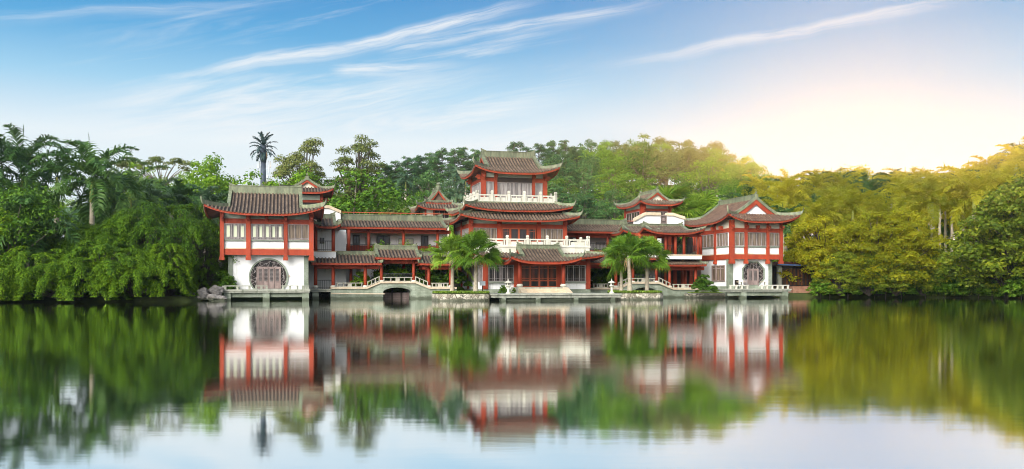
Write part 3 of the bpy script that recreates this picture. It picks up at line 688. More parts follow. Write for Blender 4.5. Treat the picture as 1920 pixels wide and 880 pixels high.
def tower_b():
    v = 104.0; u = lambda px: U(px, v); z = lambda py, px=820: ZZ(py, px, v)
    t = thing('roof_pavilion', 'small cream roof tower with pointed green-edged gable behind the left gallery roof', 'tower', u(820), v+2, 5)
    MB().box(u(797), u(842), v, v+4, 4, z(384)).build('wall', 'cream', t); fc = front(v)
    window(t, fc, u(815), u(842), z(412), z(394.5), 3, 'p_dark', 'wood')
    for a, b in ((796, 799), (812, 815)): sqcol(t, fc, u(a), u(b), 4, z(386))
    uL, uR = U(783, v-1.2), U(866, v-1.2); ze = ZZ(391, 825, v-1.2)
    roof(t, (uL+uR)/2, v+2, ze, uR-uL, 6.4, ZZ(380, 820, v)-ze, 1.2, .4, skirt=True, ridge=.25, tail=.5, hip_h=.24)
    a0, a1 = U(797, v), U(848, v); z0 = ZZ(380.5, 820, v)
    roof(t, (a0+a1)/2, v+2, z0, 4.6, a1-a0, ZZ(355.5, 819, v)-z0, .35, .1, axis='v', ridge=.2, gable='tile', hip_h=.26, tail=.3, pow_=.75)
    MB().lathe(((a0+a1)/2, v+.2, ZZ(355, 819, v)), [(.3, 0), (.34, .3), (.2, .42), (.3, .6), (.1, .8)], 8).build('finial', 'ridge', t)
    # side turret to the left
    MB().prism([(U(778, v), v+1, ZZ(398, 780, v)), (U(800, v), v+1, ZZ(390, 780, v)), (U(800, v), v+1, ZZ(383, 780, v)), (U(784, v), v+1, ZZ(388, 780, v)), (U(778, v), v+1, ZZ(394, 780, v))], (0, 3, 0)).build('side_roof', 'tile', t)
tower_b()
def tower_c():
    v = 97.0; u = lambda px: U(px, v); z = lambda py, px=1220: ZZ(py, px, v)
    t = thing('corner_roof_tower', 'small red roof tower with front gable above a stepped white parapet, right of main hall', 'tower', u(1228), v+3, 5)
    uF, uR = u(1201.5), u(1258); dp = 5.2
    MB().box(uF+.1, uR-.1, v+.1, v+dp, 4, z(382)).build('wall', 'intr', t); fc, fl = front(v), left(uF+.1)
    for f, lo, hi in ((fc, uF, uR), (fl, v, v+dp)):
        MB().fbox(f, lo+.1, hi, -.02, .07, z(396), z(391.5)).build('lintel_beam', 'red', t)
        MB().fbox(f, lo+.1, hi, -.03, .03, z(391), z(381)).build('frieze', 'pale', t)
    for a, b in ((1201.5, 1210), (1252.5, 1258)): sqcol(t, fc, u(a), u(b), 4, z(382))
    sqcol(t, fl, v+dp-.4, v+dp, 4, z(382)); sqcol(t, fl, v, v+.3, 4, z(382))
    window(t, fc, u(1210.5), u(1235), z(414), z(396), 3, 'p_dark', 'wood', lat=True); window(t, fc, u(1236), u(1252), z(414), z(396), 2, 'p_dark', 'wood', lat=True)
    window(t, fl, v+.5, v+dp-.6, z(414), z(396), 5, 'p_dark', 'wood')
    for p in (1206, 1255): bracket(t, fc, u(p), z(391))
    uL2, uR2 = U(1200, v-1.3), U(1281, v-1.3); D = uR2-uL2; W = 7.6
    roof(t, (uL2+uR2)/2, v-1.3+W/2, ZZ(383, 1238, v-1.3), W, D, ZZ(358, 1228, v)-ZZ(383, 1228, v), 1.2, .45, axis='v', ridge=.25, hip_h=.22, tail=.55, gable='cream', pow_=.45)
    # parapet
    q = 94.6; uq = lambda px: U(px, q); zq = lambda py, px=1230: ZZ(py, px, q)
    p = thing('parapet_wall', 'stepped white parapet wall with moulded coping below the right roof tower', 'wall', uq(1237), q, 5)
    pl = [(1190, 427), (1283, 427), (1283, 411), (1272, 408), (1262, 404.5), (1250, 404.5), (1238, 404.5), (1210, 404.5), (1200, 410), (1190, 416)]
    MB().prism([(uq(a), q, zq(b)) for a, b in pl], (0, .4, 0)).build('wall', 'white', p)
    for ps in (((1189, 416), (1200, 409.6), (1210, 404.4), (1238.5, 404.4)), ((1249.5, 404.4), (1262, 404.4), (1273, 408), (1284, 411))):
        MB().sweep([(uq(a), q+.15, zq(b)) for a, b in ps], .7, 0, .2).sweep([(uq(a), q+.15, zq(b)+.201) for a, b in ps], .5, 0, .14).build('coping', 'tan', p)
    w = MB(); fq = front(q)
    w.fbox(fq, uq(1238.5), uq(1249.5), .01, .09, zq(419), zq(417.5)).fbox(fq, uq(1238.5), uq(1249.5), .01, .09, zq(405), zq(403.5)).fbox(fq, uq(1238.5), uq(1239.6), .01, .085, zq(417.5), zq(405)).fbox(fq, uq(1248.4), uq(1249.5), .01, .085, zq(417.5), zq(405))
    for i in range(4): w.fbox(fq, uq(1240.8+2*i), uq(1241.3+2*i), .02, .07, zq(417.5), zq(405))
    w.fbox(fq, uq(1239.6), uq(1248.4), .02, .073, zq(411.6), zq(410.8)).fbox(fq, uq(1242), uq(1246), .02, .08, zq(414.5), zq(408.5))
    wf = w.build('window', 'wood', p); MB().fbox(fq, uq(1239), uq(1249), -.02, .018, zq(418.5), zq(404.2)).build('pane', 'p_dark', wf)
tower_c()
# ---- covered bridge walkways -------------------------------------------------------------------------------------------
def bench_rail(root, a0, a1, v, z0, name='bench_rail'):
    mb = MB().box(a0, a1, v-.16, v+.16, z0+.36, z0+.43)
    L = a1-a0; n = 4
    for i in range(n+1):
        x = a0+.12+(L-.24)*i/n; w = .045 if i != 2 else .2
        mb.box(x-w, x+w, v-.1, v+.1, z0, z0+.359)
    mb.box(a0+.2, a1-.2, v-.08, v+.08, z0, z0+.07)
    return mb.build(name, 'bench', root)
def slope_rail(root, p, q, v):
    (a0, z0), (a1, z1) = p, q; mb = MB().sweep([(a0, v, z0), (a1, v, z1)], .16, .48, .56).sweep([(a0, v, z0), (a1, v, z1)], .16, .06, .14)
    for i in range(4):
        s = i/3; x = a0+(a1-a0)*(s*.94+.03); zz = z0+(z1-z0)*(s*.94+.03); mb.box(x-.04, x+.04, v-.06, v+.06, zz+.02, zz+.49)
    return mb.build('sloped_rail', 'bench', root)
def arch_profile(v, ua, ub, zspring, ztop, n=14):
    return [(ua+(ub-ua)*i/n, zspring+(ztop-zspring)*math.sin(math.pi*i/n)**.6) for i in range(n+1)]
def bridge(name, label, v, base, arch, cols, segs, rails, backcols=()):
    """stone base with a segmental arch, tiled walkway above. base: profile in pixels; arch: (left, right, spring row, crown row)"""
    pm = base[len(base)//2][0]; u = lambda px: U(px, v); z = lambda py, px=None: ZZ(py, px or pm, v)
    t = thing(name, label, 'covered bridge', u(pm), v+1.5, 0)
    prof = [(u(a), z(b, a)) for a, b in base]
    ar = arch_profile(v, u(arch[0]), u(arch[1]), z(arch[2]), z(arch[3]))
    pts = [(prof[0][0], -1.5)]+prof+[(prof[-1][0], -1.5)]+[(ar[-1][0], -1.5)]+ar[::-1]+[(ar[0][0], -1.5)]
    MB().prism([(a, v, b) for a, b in pts], (0, 3.0, 0)).build('stone_base', 'stone', t)
    MB().sweep([(a, v+.1, b) for a, b in prof], .5, .0, .17).sweep([(a, v+2.9, b) for a, b in prof], .5, .0, .17).build('coping', 'tan', t)
    MB().sweep([(a, v-.03, b) for a, b in ar], .08, 0, .22).build('arch_ring', 'pil', t)
    for px, py, top in cols: column(t, u(px), v+.35, z(py, px), z(top, px), .17)
    for px, py, top in backcols: column(t, U(px, v+2.7), v+2.7, ZZ(py, px, v+2.7), ZZ(top, px, v+2.7), .16)
    for s in segs:
        roof_px(t, v-.75, 4.6, s[0], s[1], s[2], s[3], s[4], s[5], lift=s[7] if len(s) > 7 else .05, ridge=s[6], tail=.35, hip_h=.26)
        a0, a1 = U(s[0]+6, v+.3), U(s[1]-6, v+.3); zb = ZZ(s[2], pm, v-.75)-.3
        MB().box(a0, a1, v+.25, v+.45, zb-.28, zb+.05).box(a0, a1, v+2.6, v+2.8, zb-.28, zb+.05).build('lintel_beam', 'red', t)
        MB().box(a0+.05, a1-.05, v+.46, v+2.59, zb, zb+.06).build('ceiling', 'soffit', t)
    for r in rails:
        if r[0] == 'bench': bench_rail(t, u(r[1]), u(r[2]), v+.3, z(r[3], r[1])+.17)
        elif r[0] == 'slope': slope_rail(t, (u(r[1]), z(r[2], r[1])+.15), (u(r[3]), z(r[4], r[3])+.15), v+.2)
        else:
            zz = z(r[3])+.17; mb = MB().box(u(r[1]), u(r[2]), v+.22, v+.38, zz+.72, zz+.80).box(u(r[1]), u(r[2]), v+.27, v+.33, zz+.5, zz+.55)
            n = 16
            for i in range(n+1): x = u(r[1])+(u(r[2])-u(r[1]))*i/n; mb.box(x-.02, x+.02, v+.28, v+.32, zz+.46, zz+.72)
            mb.build('seat_back', 'black', t)
    return t
bridge('covered_bridge', 'covered walkway rising over a stone arch with raised centre roof, left of the waterside palms', 89.0,
       [(620, 542), (688, 542), (713, 531.5), (779, 531.5), (805, 542), (856, 542)], (718.5, 771, 546.5, 539.2),
       [(592, 541, 496), (625, 541, 496), (685.5, 541, 496), (716, 531, 484), (776.5, 531, 484), (805, 541, 496), (846, 541, 496)],
       [(584, 717, 493, 590, 714, 477.5, .28), (704, 790, 483, 707, 786, 468, .34), (786, 870, 494, 790, 866, 479, .28)],
       [('bench', 631, 681, 542), ('bench', 718, 774, 531.5), ('bench', 809, 842, 542), ('slope', 689, 542, 712, 531.5), ('slope', 779, 531.5, 803, 542), ('back', 717, 775, 531.5)],
       [(658, 539, 496), (757, 531, 486), (800, 539, 496)])
def plank_weir():
    v = 90.6; t = thing('plank_weir', 'brown plank wall closing the water under the left bridge arch', 'weir', U(745, v), v, 0); mb = MB()
    zt_ = ZZ(549, 745, v); x0, x1 = U(716, v), U(775, v)
    for i in range(5): mb.box(x0, x1, v-.01*(i % 2), v+.08, zt_-.24*(i+1)+.015, zt_-.24*i)
    mb.build('planks', 'wood', t)
    for p in (718, 735, 752, 770): box(t, 'stake', 'dtrunk', U(p, v)-.06, U(p, v)+.06, v-.14, v-.011, -1.5, zt_+.08)
    MB().tube([(U(621, 88.7), 88.7, ZZ(550.5, 621, 88.7)), (U(721, 88.7), 88.7, ZZ(551.5, 721, 88.7))], .06, 6).build('boom_pole', 'tan', t)
    a, b = U(690, 93), U(800, 93); w = [wxy(*q) for q in ((a, 92.05), (b, 92.05), (b, 95.3), (a, 95.3))]
    tag(MB().hexa([(x, y, -.5) for x, y in w]+[(x, y, z) for (x, y), z in zip(w, (.62, .62, 1.15, 1.15))]).build('lawn', 'ground'), kind='structure')
plank_weir()
bridge('arched_gallery_bridge', 'covered walkway over a dark stone arch behind the right waterside palms', 89.0,
       [(1106, 543), (1160, 543), (1182, 532.5), (1235, 532.5), (1262, 543.5), (1314, 543.5)], (1186, 1232, 547.5, 539),
       [(1157, 541, 497), (1189, 532, 487), (1233, 532, 487), (1258, 541, 499), (1307, 541.5, 499)],
       [(1096, 1178, 493, 1100, 1174, 478.5, .28), (1170, 1246, 484, 1174, 1242, 469, .34), (1232, 1326, 496, 1236, 1317, 482.5, .3)],
       [('bench', 1113, 1143, 543), ('bench', 1186, 1230, 532.5), ('bench', 1263, 1303, 543.5), ('slope', 1160, 543, 1182, 532.5), ('slope', 1236, 532.5, 1258, 543.5), ('back', 1187, 1231, 532.5)],
       [(1143, 541, 497), (1168, 537, 490), (1248, 539, 499), (1285, 541, 499)])
def entry_deck():
    v = 89.2; t = thing('landing_deck', 'narrow concrete landing on piers joining left pavilion terrace to covered bridge', 'deck', U(600, v), v, 0)
    deck(t, U(581.5, v), U(622, v), v, v+3, ZZ(542.5, 600, v), [U(592, v)], low=False)
    fc = front(v+.3); rail(t, fc, U(595, v), U(622, v), ZZ(542.5, 600, v), .9)
    MB().box(U(578, v+3), U(622, v+3), v+3, v+3.4, -1.5, ZZ(543.5, 600, v+3)).build('back_wall', 'rubble', t)
entry_deck()
# ---- main hall ---------------------------------------------------------------------------------------------------------
def main_hall():
    v = 86.0; u = lambda px: U(px, v); z = lambda py, px=1005: ZZ(py, px, v); fc = front(v)
    zg = z(549); t = thing('main_hall', 'tall three-tier central hall with stacked tiled roofs and white balconies behind the landing stage', 'hall', u(1005), 92, zg)
    a0, a1 = u(905.5), u(1106); zc = z(478)
    MB().box(a0+.1, a1-.1, v+.1, v+11.5, z(542.5), zc).build('wall', 'white', t)
    MB().box(a0-.05, a1+.05, v-.05, v+11.6, zg-1.5, z(542.6)).build('plinth', 'stone', t)
    for a, b in ((905.5, 914.5), (963.5, 971), (1044, 1051.5), (1098.5, 1106)): sqcol(t, fc, u(a), u(b), z(542.5), zc, -.12, .16)
    MB().fbox(fc, a0+.2, a1-.2, -.08, .1, z(497), z(489.5)).build('lintel_beam', 'red', t)
    MB().fbox(fc, u(971), u(1044), -.3, .05, z(539), z(489.5)).build('door_recess', 'intr', t)
    for a, b in ((915, 963), (1052, 1098)):
        window(t, fc, u(a), u(b), z(528), z(497), 4, 'p_dark', lat=True, w=.06)
        MB().fbox(fc, u(a-1), u(b+1), -.05, .13, z(530.6), z(528.1)).build('window_sill', 'pil', t)
    # folding door leaves in the porch
    g = (1044-977)/4
    for i in range(4):
        x0, x1 = u(977+g*i), u(977+g*(i+1)); h0, h1 = z(538.8), z(497.5); mb = MB(); w = .09
        mb.fbox(fc, x0, x0+w, .06, .16, h0, h1).fbox(fc, x1-w, x1, .06, .16, h0, h1)
        for q in (0, .27, .95): mb.fbox(fc, x0+w, x1-w, .06, .158, h0+(h1-h0)*q, h0+(h1-h0)*q+.1)
        d = mb.build('door', 'redwood', t); MB().fbox(fc, x0+w, x1-w, .055, .1, h0+.1, h1-.02).build('pane', 'p_dark', d)
        lb = MB()
        for j in range(1, 6): xx = x0+w+(x1-x0-2*w)*j/6; lb.fbox(fc, xx-.012, xx+.012, .1, .12, h0+(h1-h0)*.29, h0+(h1-h0)*.95)
        lb.fbox(fc, x0+w, x1-w, .1, .123, h0+(h1-h0)*.38, h0+(h1-h0)*.4).fbox(fc, x0+w, x1-w, .1, .123, h0+(h1-h0)*.84, h0+(h1-h0)*.86)
        lb.build('lattice', 'redwood', d)
    # left flank
    fl = left(a0+.1)
    MB().fbox(fl, v+.3, v+11, -.05, .06, z(497), z(489.5)).build('lintel_beam', 'red', t)
    for b in (v+.6, v+4.3, v+8): window(t, fl, b, b+3.0, z(528), z(497), 5, 'p_dark')
    for b in (v+3.7, v+7.4, v+11): sqcol(t, fl, b, b+.45, z(542.5), zc)
    # porch: round columns, steps, cheeks
    vp = 83.6
    for p in (974.5, 1056.5): column(t, U(p, vp), vp, ZZ(538.5, 1010, vp), ZZ(493, 1010, vp), .2)
    MB().box(U(969, vp), U(1062, vp), vp-.35, v, zg-.3, ZZ(538.8, 1010, vp)).build('porch_floor', 'conc', t)
    st = MB(); zp = ZZ(539.2, 1010, vp); n = 4; z0s = .58
    for i in range(n): st.box(U(979, vp), U(1055, vp), vp-.36-.32*(i+1), vp-.36-.32*i, z0s-.2, zp-(zp-z0s)*(i+1)/(n+1))
    st.build('steps', 'tan', t)
    for p in (976, 1058): x = U(p, vp); MB().prism([(x-.28, vp-.36, zp), (x-.28, vp-1.9, z0s+.02), (x-.28, vp-1.9, z0s-.2), (x-.28, vp-.36, z0s-.2)], (.56, 0, 0)).build('step_cheek', 'tan', t)
    roof_px(t, 82.5, 6.4, 959, 1092, 490.3, 972, 1050, 466.3, lift=.5, ridge=.32, hip_h=.3, tail=.7, eave_h=.26)
    # ground-floor skirt roof
    ve = 84.6; uL, uR = U(887, ve), U(1134, ve); ze = ZZ(484, 1010, ve); Dd = 14.2
    roof(t, (uL+uR)/2, ve+Dd/2, ze, uR-uL, Dd, ZZ(472, 1010, 86.6)-ze, 1.9, .42, skirt=True, ridge=.34, tail=.9)
    # terrace
    vt = 86.0; tl, tr_ = U(900, vt), U(1105.5, vt); zt2 = ZZ(461.5, 1005, vt)
    MB().box(tl, tr_, vt, vt+11.5, ZZ(467.5, 1005, vt)-.4, zt2-.12).box(tl-.08, tr_+.08, vt-.08, vt+11.6, zt2-.119, zt2).build('terrace_slab', 'balu', t)
    balustrade(t, front(vt+.15), tl, tr_, zt2, [U(p, vt+.15) for p in (871+38, 951, 989, 1026, 1062.5, 1103)], h=.70, ph=1.05)
    balustrade(t, right(tr_-.15), vt, vt+10, zt2, [vt+.15+2.2*i for i in range(5)], h=.70, ph=1.05)
    # second storey
    w = 88.5; uw = lambda px: U(px, w); zw = lambda py, px=970: ZZ(py, px, w); fw = front(w); b0, b1 = uw(879), uw(1062.5); Dw = 8.2
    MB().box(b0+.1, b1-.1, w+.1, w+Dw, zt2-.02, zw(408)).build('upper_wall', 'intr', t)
    MB().fbox(fw, b0+.2, b1-.2, -.06, .08, zw(428.3), zw(420.5)).build('lintel_beam', 'red', t)
    MB().fbox(fw, b0+.2, b1-.2, -.06, .04, zw(420.3), zw(414)).build('frieze', 'pale', t)
    for a, b in ((879, 887), (932, 940), (1006, 1013.5), (1055, 1062.5)): sqcol(t, fw, uw(a), uw(b), zt2, zw(411), -.1, .15)
    for p in (883, 936, 1009.8, 1058.8): bracket(t, fw, uw(p), zw(418.5))
    window(t, fw, uw(887.5), uw(931.5), zw(456), zw(428.4), 4, 'p_brown'); window(t, fw, uw(1014), uw(1054.5), zw(456), zw(428.4), 4, 'p_brown')
    for i in range(4):
        x0 = uw(940.5+16.2*i); x1 = uw(940.5+16.2*(i+1))-.02; d = window(t, fw, x0, x1, zt2+.02, zw(428.4), 1, 'p_dark', 'redwood', name='door', w=.09, rails=(.3,), lat=i in (0, 3))
    fl = left(b0+.1)
    for f_, lo, hi in ((fl, w+.2, w+Dw), (right(b1-.1), w+.2, w+Dw)):
        MB().fbox(f_, lo, hi, -.05, .06, zw(428.3), zw(420.5)).build('lintel_beam', 'red', t)
        MB().fbox(f_, lo, hi, -.05, .03, zw(420.3), zw(414)).build('frieze', 'pale', t)
        for b in (lo+3.6, hi-.4): sqcol(t, f_, b, b+.4, zt2, zw(411))
        window(t, f_, lo+.3, lo+3.5, zw(456), zw(428.4), 5, 'p_grey'); window(t, f_, lo+4.1, hi-.5, zw(456), zw(428.4), 5, 'p_grey')
    # two stacked skirt roofs
    for ve, pl, pr, pe, vt_, pt, Dd, lift, kk in ((86.9, 863.5, 1088, 412.2, 88.3, 399.5, 11.4, .55, 1.45), (87.6, 872.5, 1075, 393.6, 89.0, 380.8, 10.0, .5, 1.5)):
        uL, uR = U(pl, ve), U(pr, ve); ze = ZZ(pe, 970, ve)
        roof(t, (uL+uR)/2, ve+Dd/2, ze, uR-uL, Dd, ZZ(pt, 970, vt_)-ze, kk, lift, skirt=True, ridge=.05 if pl < 870 else .1, tail=.8, hip_h=.3)
    # balcony
    vb = 89.2; c0, c1 = U(893, vb), U(1044, vb); zb = ZZ(379, 970, vb); Db = 7.0
    MB().box(c0, c1, vb, vb+Db, zb-.5, zb).build('balcony_slab', 'balu', t)
    balustrade(t, front(vb+.12), c0, c1, zb, [U(p, vb+.12) for p in (894, 922.5, 954, 983, 1013.5, 1042)], h=.72, ph=1.12)
    balustrade(t, left(c0+.12), vb, vb+Db, zb, [vb+.12+1.7*i for i in range(5)], h=.72, ph=1.12)
    balustrade(t, right(c1-.12), vb, vb+Db, zb, [vb+.12+1.7*i for i in range(5)], h=.72, ph=1.12)
    # top storey
    x = 90.4; ux = lambda px: U(px, x); zx = lambda py, px=965: ZZ(py, px, x); fx = front(x); d0, d1 = ux(902), ux(1025.5); Dx = 5.4
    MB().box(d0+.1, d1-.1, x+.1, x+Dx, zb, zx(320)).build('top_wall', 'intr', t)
    MB().fbox(fx, d0+.2, ux(930), -.06, .08, zx(342), zx(335)).build('lintel_beam', 'red', t); MB().fbox(fx, ux(1000), d1-.2, -.06, .08, zx(342), zx(335)).build('lintel_beam', 'red', t)
    MB().fbox(fx, ux(932), ux(998), -.06, .07, zx(342.5), zx(334)).build('sign_board', 'dark', t)
    MB().fbox(fx, d0+.2, d1-.2, -.06, .04, zx(333.5), zx(326)).build('frieze', 'pale', t)
    for a, b in ((902, 911), (926.5, 932), (997.5, 1002.5), (1017.5, 1025.5)): sqcol(t, fx, ux(a), ux(b), zb, zx(322), -.1, .15)
    for p in (906, 929.5, 1000, 1021.5): bracket(t, fx, ux(p), zx(332))
    window(t, fx, ux(911.5), ux(926), zb+.1, zx(342), 1, 'p_grey'); window(t, fx, ux(932.5), ux(997), zb+.1, zx(342.6), 6, 'p_grey'); window(t, fx, ux(1003), ux(1017), zb+.1, zx(342), 1, 'p_grey')
    for f_ in (left(d0+.1), right(d1-.1)):
        MB().fbox(f_, x+.2, x+Dx, -.05, .06, zx(342), zx(335)).build('lintel_beam', 'red', t)
        window(t, f_, x+.6, x+Dx-.5, zb+.1, zx(342), 4, 'p_grey'); bracket(t, f_, x+.3, zx(332)); bracket(t, f_, x+Dx-.3, zx(332)); sqcol(t, f_, x+Dx-.4, x+Dx, zb, zx(322), -.1, .12)
    roof_px(t, 88.9, 8.4, 890.5, 1050.5, 323.3, 902, 1002, 295, lift=.7, ridge=.52, hip_h=.34, tail=.75, gable='soffit')
main_hall()
# ---- right gallery wing ------------------------------------------------------------------------------------------------
def gallery_right():
    v = 93.2; u = lambda px: U(px, v); z = lambda py, px=1130: ZZ(py, px, v); vb = v+2.2
    t = thing('side_gallery', 'two-storey gallery wing with red balcony front between main hall and right pavilion', 'gallery', u(1150), v+2, .5)
    a0, a1 = u(1060), u(1255)
    MB().box(a0, a1, vb, vb+4, -.5, z(424)).build('wall', 'white', t)
    zf = z(470); MB().box(a0, a1, v-.05, vb, zf-.25, zf).build('floor_slab', 'red', t)
    MB().box(a0, a1, v, v+.12, z(446), z(437)).build('lintel_beam', 'red', t)
    for p in (1083, 1140, 1190): MB().tube([(u(p), v+.1, zf), (u(p), v+.1, z(436))], .15, 10).build('column', 'red', t, True)
    window(t, front(vb), U(1116, vb), U(1135, vb), ZZ(460, 1125, vb), ZZ(453.5, 1125, vb), 1, 'p_grey', 'balu')
    rail(t, front(v+.1), a0, u(1190), zf, z(456)-zf)
    roof_px(t, v-1.0, 5.4, 1058, 1192, 434, 1060, 1188, 420.5, lift=.0, ridge=.42, ridge_w=.5)
    zz = ZZ(413.8, 1120, v+1.7)
    MB().tube([(U(1066, v+1.7), v+1.7, zz), (U(1192, v+1.7), v+1.7, zz)], .05, 6).build('pipe_rail', 'redwood', t)
    MB().box(a0, a1, vb-.06, vb, .5, 1.3).build('dado', 'redwood', t)
    for p in (1118, 1150): MB().tube([(u(p), v+.1, .5), (u(p), v+.1, zf-.25)], .15, 10).build('column', 'red', t, True)
gallery_right()
def link_gallery():
    v = 88.6; u = lambda px: U(px, v); z = lambda py, px=1260: ZZ(py, px, v); fc = front(v)
    t = thing('open_corridor', 'open red two-storey corridor with rippling tiled roof and black railing adjoining the right pavilion', 'corridor', u(1255), v+2, .5)
    zf = z(479.5)
    MB().box(u(1190), u(1316), v, v+4.4, z(486), zf).build('floor_slab', 'white', t)
    MB().box(u(1190)-.02, u(1316)+.02, v-.05, v+4.4, zf+.002, zf+.12).build('moulding', 'tan', t)
    MB().box(u(1186), u(1262), v+4.4, v+4.7, .5, z(440)).build('back_wall', 'white', t)
    for i, p in enumerate((1200, 1231, 1250, 1268, 1284, 1310)): MB().tube([(u(p), v+.2, zf+.12), (u(p), v+.2, z(438))], .16, 12).build('column', 'red', t, True)
    for p in (1262, 1282, 1300, 1314): MB().tube([(U(p, v+4), v+4, zf+.12), (U(p, v+4), v+4, z(438))], .15, 12).build('column', 'red', t, True)
    rail(t, front(v+.2), u(1231), u(1310), zf+.12, .95)
    MB().box(u(1192), u(1316), v+.1, v+.3, z(444), z(438.5)).build('lintel_beam', 'red', t)
    MB().box(u(1194), u(1316), v+.31, v+4.3, z(438.4), z(437.4)).build('ceiling', 'soffit', t)
    MB().fbox(front(v+4.0), U(1288, v+4), U(1302, v+4), 0, .1, zf+.12, ZZ(446, 1295, v+4)).build('door', 'dark', t)
    window(t, front(v+2.4), U(1206, v+2.4), U(1229, v+2.4), zf+.4, ZZ(447, 1215, v+2.4), 3, 'p_brown', 'wood')
    roof_px(t, v+.4, 4.6, 1168, 1236, 436.5, 1182, 1222, 424, lift=.35, ridge=.12, tail=.25, hip_h=.16, rib=.3)
    roof_px(t, v-1.0, 5.8, 1206, 1322, 436.5, 1228, 1300, 424, lift=.55, ridge=.14, tail=.25, hip_h=.16, rib=.3)
    # lower floor
    MB().box(u(1244), u(1316), v+.9, v+5, .3, z(543.5)).build('floor_base', 'stone', t)
    for p in (1262, 1277, 1292): sqcol(t, front(v+4.2), U(p, v+4.2), U(p+6, v+4.2), .8, z(487))
    MB().box(U(1240, v+4.5), U(1325, v+4.5), v+4.5, v+4.7, .5, z(486)).build('rear_wall', 'intr', t)
link_gallery()
# ---- right pavilion -----------------------------------------------------------------------------------------------------
def right_pavilion():
    v = 86.0; u = lambda px: U(px, v); z = lambda py, px=1415: ZZ(py, px, v); fc = front(v)
    zd = z(537); t = thing('corner_pavilion', 'two-storey pavilion with octagonal lattice door, orange-red columns and gable facing the lake', 'pavilion', u(1415), 90, zd)
    uL, uR = u(1367.5), u(1466.5); D = 8.6; zb = z(486.5); zt_ = z(419)
    MB().box(uL+.15, uR-.15, v+.1, v+D, zb, zt_+.4).build('upper_wall', 'white', t)
    MB().box(u(1371), u(1451), v+.55, v+D-.3, -.3, zb+.1).build('wall', 'white', t)
    fl = left(uL+.15)
    for f_, lo, hi in ((fc, uL+.2, uR-.2), (fl, v+.1, v+D)):
        MB().fbox(f_, lo, hi, -.05, .09, z(486.5), z(477.5)).build('floor_beam', 'red', t)
        MB().fbox(f_, lo, hi, -.05, .04, z(477.3), z(475.6)).build('moulding', 'tan', t)
        MB().fbox(f_, lo, hi, -.05, .08, z(436), z(428.5)).build('lintel_beam', 'red', t)
        MB().fbox(f_, lo, hi, -.05, .03, z(428.3), zt_+.35).build('frieze', 'cream', t)
        MB().fbox(f_, lo, hi, -.05, .06, z(464), z(461.8)).build('window_sill', 'pil', t)
    for a, b in ((1367.5, 1376), (1395.5, 1400.5), (1436.5, 1441.5), (1461, 1466.5)): sqcol(t, fc, u(a), u(b), z(494.5), zt_+.3, -.1, .17, .28)
    for b in (v+3.2, v+D-.4): sqcol(t, fl, b, b+.34, z(494.5), zt_+.3, -.1, .17, .28)
    for p in (1371, 1398, 1418, 1439, 1464): bracket(t, fc, u(p), z(426))
    for b in (v+1.6, v+3.4, v+6): bracket(t, fl, b, z(426))
    window(t, fc, u(1377), u(1395), z(461.6), z(436.6), 2, 'p_brown'); window(t, fc, u(1401), u(1436), z(461.6), z(436.6), 4, 'p_brown'); window(t, fc, u(1442), u(1460.5), z(461.6), z(436.6), 2, 'p_brown')
    window(t, fl, v+.5, v+3.0, z(461.6), z(436.6), 4, 'p_brown'); window(t, fl, v+3.8, v+D-.6, z(461.6), z(436.6), 5, 'p_brown')
    f2 = front(v+.55)
    for a, b in ((1369, 1378.5), (1445.5, 1452)): MB().fbox(f2, u(a), u(b), -.3, .1, -.3, zb).build('pilaster', 'pil', t)
    ac = U(1412, v+.55); moon_opening(t, f2, ac, ZZ(513.5, 1412, v+.55), 1.27, zd, 8, R(22.5), (ac-.62, ac+.5), ZZ(506, 1412, v+.55), 2, 8, 'octagon_door')
    fb = left(u(1371)); sw = window(t, fb, v+1.3, v+4.3, z(528), z(497), 3, 'p_brown', 'wood', rails=(.8,), w=.12, o=.01)
    MB().box(u(1371)-.1, u(1452)+.05, v+.4, v+D, -.6, zd).build('plinth', 'stone', t)
    Dr = U(1501, 84.5)-U(1366, 84.5); W = 11.8; ze = ZZ(414.6, 1430, 84.5); k = 1.75
    roof(t, (U(1501, 84.5)+U(1366, 84.5))/2, 84.5+W/2, ze, W, Dr, ZZ(372.5, 1412, 86.2)-ze, k, .75, axis='v', ridge=.4, hip_h=.32, tail=.8, gable='white', tile='tile_warm', ornament=True, pow_=.42)
    # terrace over the water with stone stools
    dk = thing('lake_terrace', 'concrete terrace on piers with stone stools below the octagonal door', 'deck', U(1425, 83.6), 84.5, 0)
    q = 83.5; zt2 = ZZ(542.2, 1425, q); deck(dk, U(1366, q), U(1483, q), q, v+.5, zt2, [U(1396, q), U(1474, q)])
    mb = MB()
    for a, b in ((1369, 1404), (1428, 1480)):
        x0, x1 = U(a, q+.1), U(b, q+.1); mb.box(x0, x1, q+.1, q+.34, zt2+.34, zt2+.42); n = int((x1-x0)/.62)
        for i in range(n+1): xx = x0+.1+(x1-x0-.2)*i/n; mb.box(xx-.07, xx+.07, q+.14, q+.3, zt2, zt2+.339)
    mb.build('low_bench_rail', 'balu', dk)
    def table(px, vv, label, s=1.0):
        tb = thing('terrace_table', label, 'table', U(px, vv), vv, zt2); c = (U(px, vv), vv, zt2)
        MB().lathe((c[0], c[1], c[2]+.68*s), [(.46*s, 0), (.5*s, .03), (.5*s, .07)], 14).build('table_top', 'tan', tb); MB().lathe(c, [(.22, 0), (.12, .06), (.07, .2), (.07, .68*s)], 8).build('pedestal', 'conc', tb)
    table(1434, 84.9, 'round tan table on the terrace right of the octagonal door'); table(1390, 85.0, 'round tan table on the terrace left of the octagonal door')
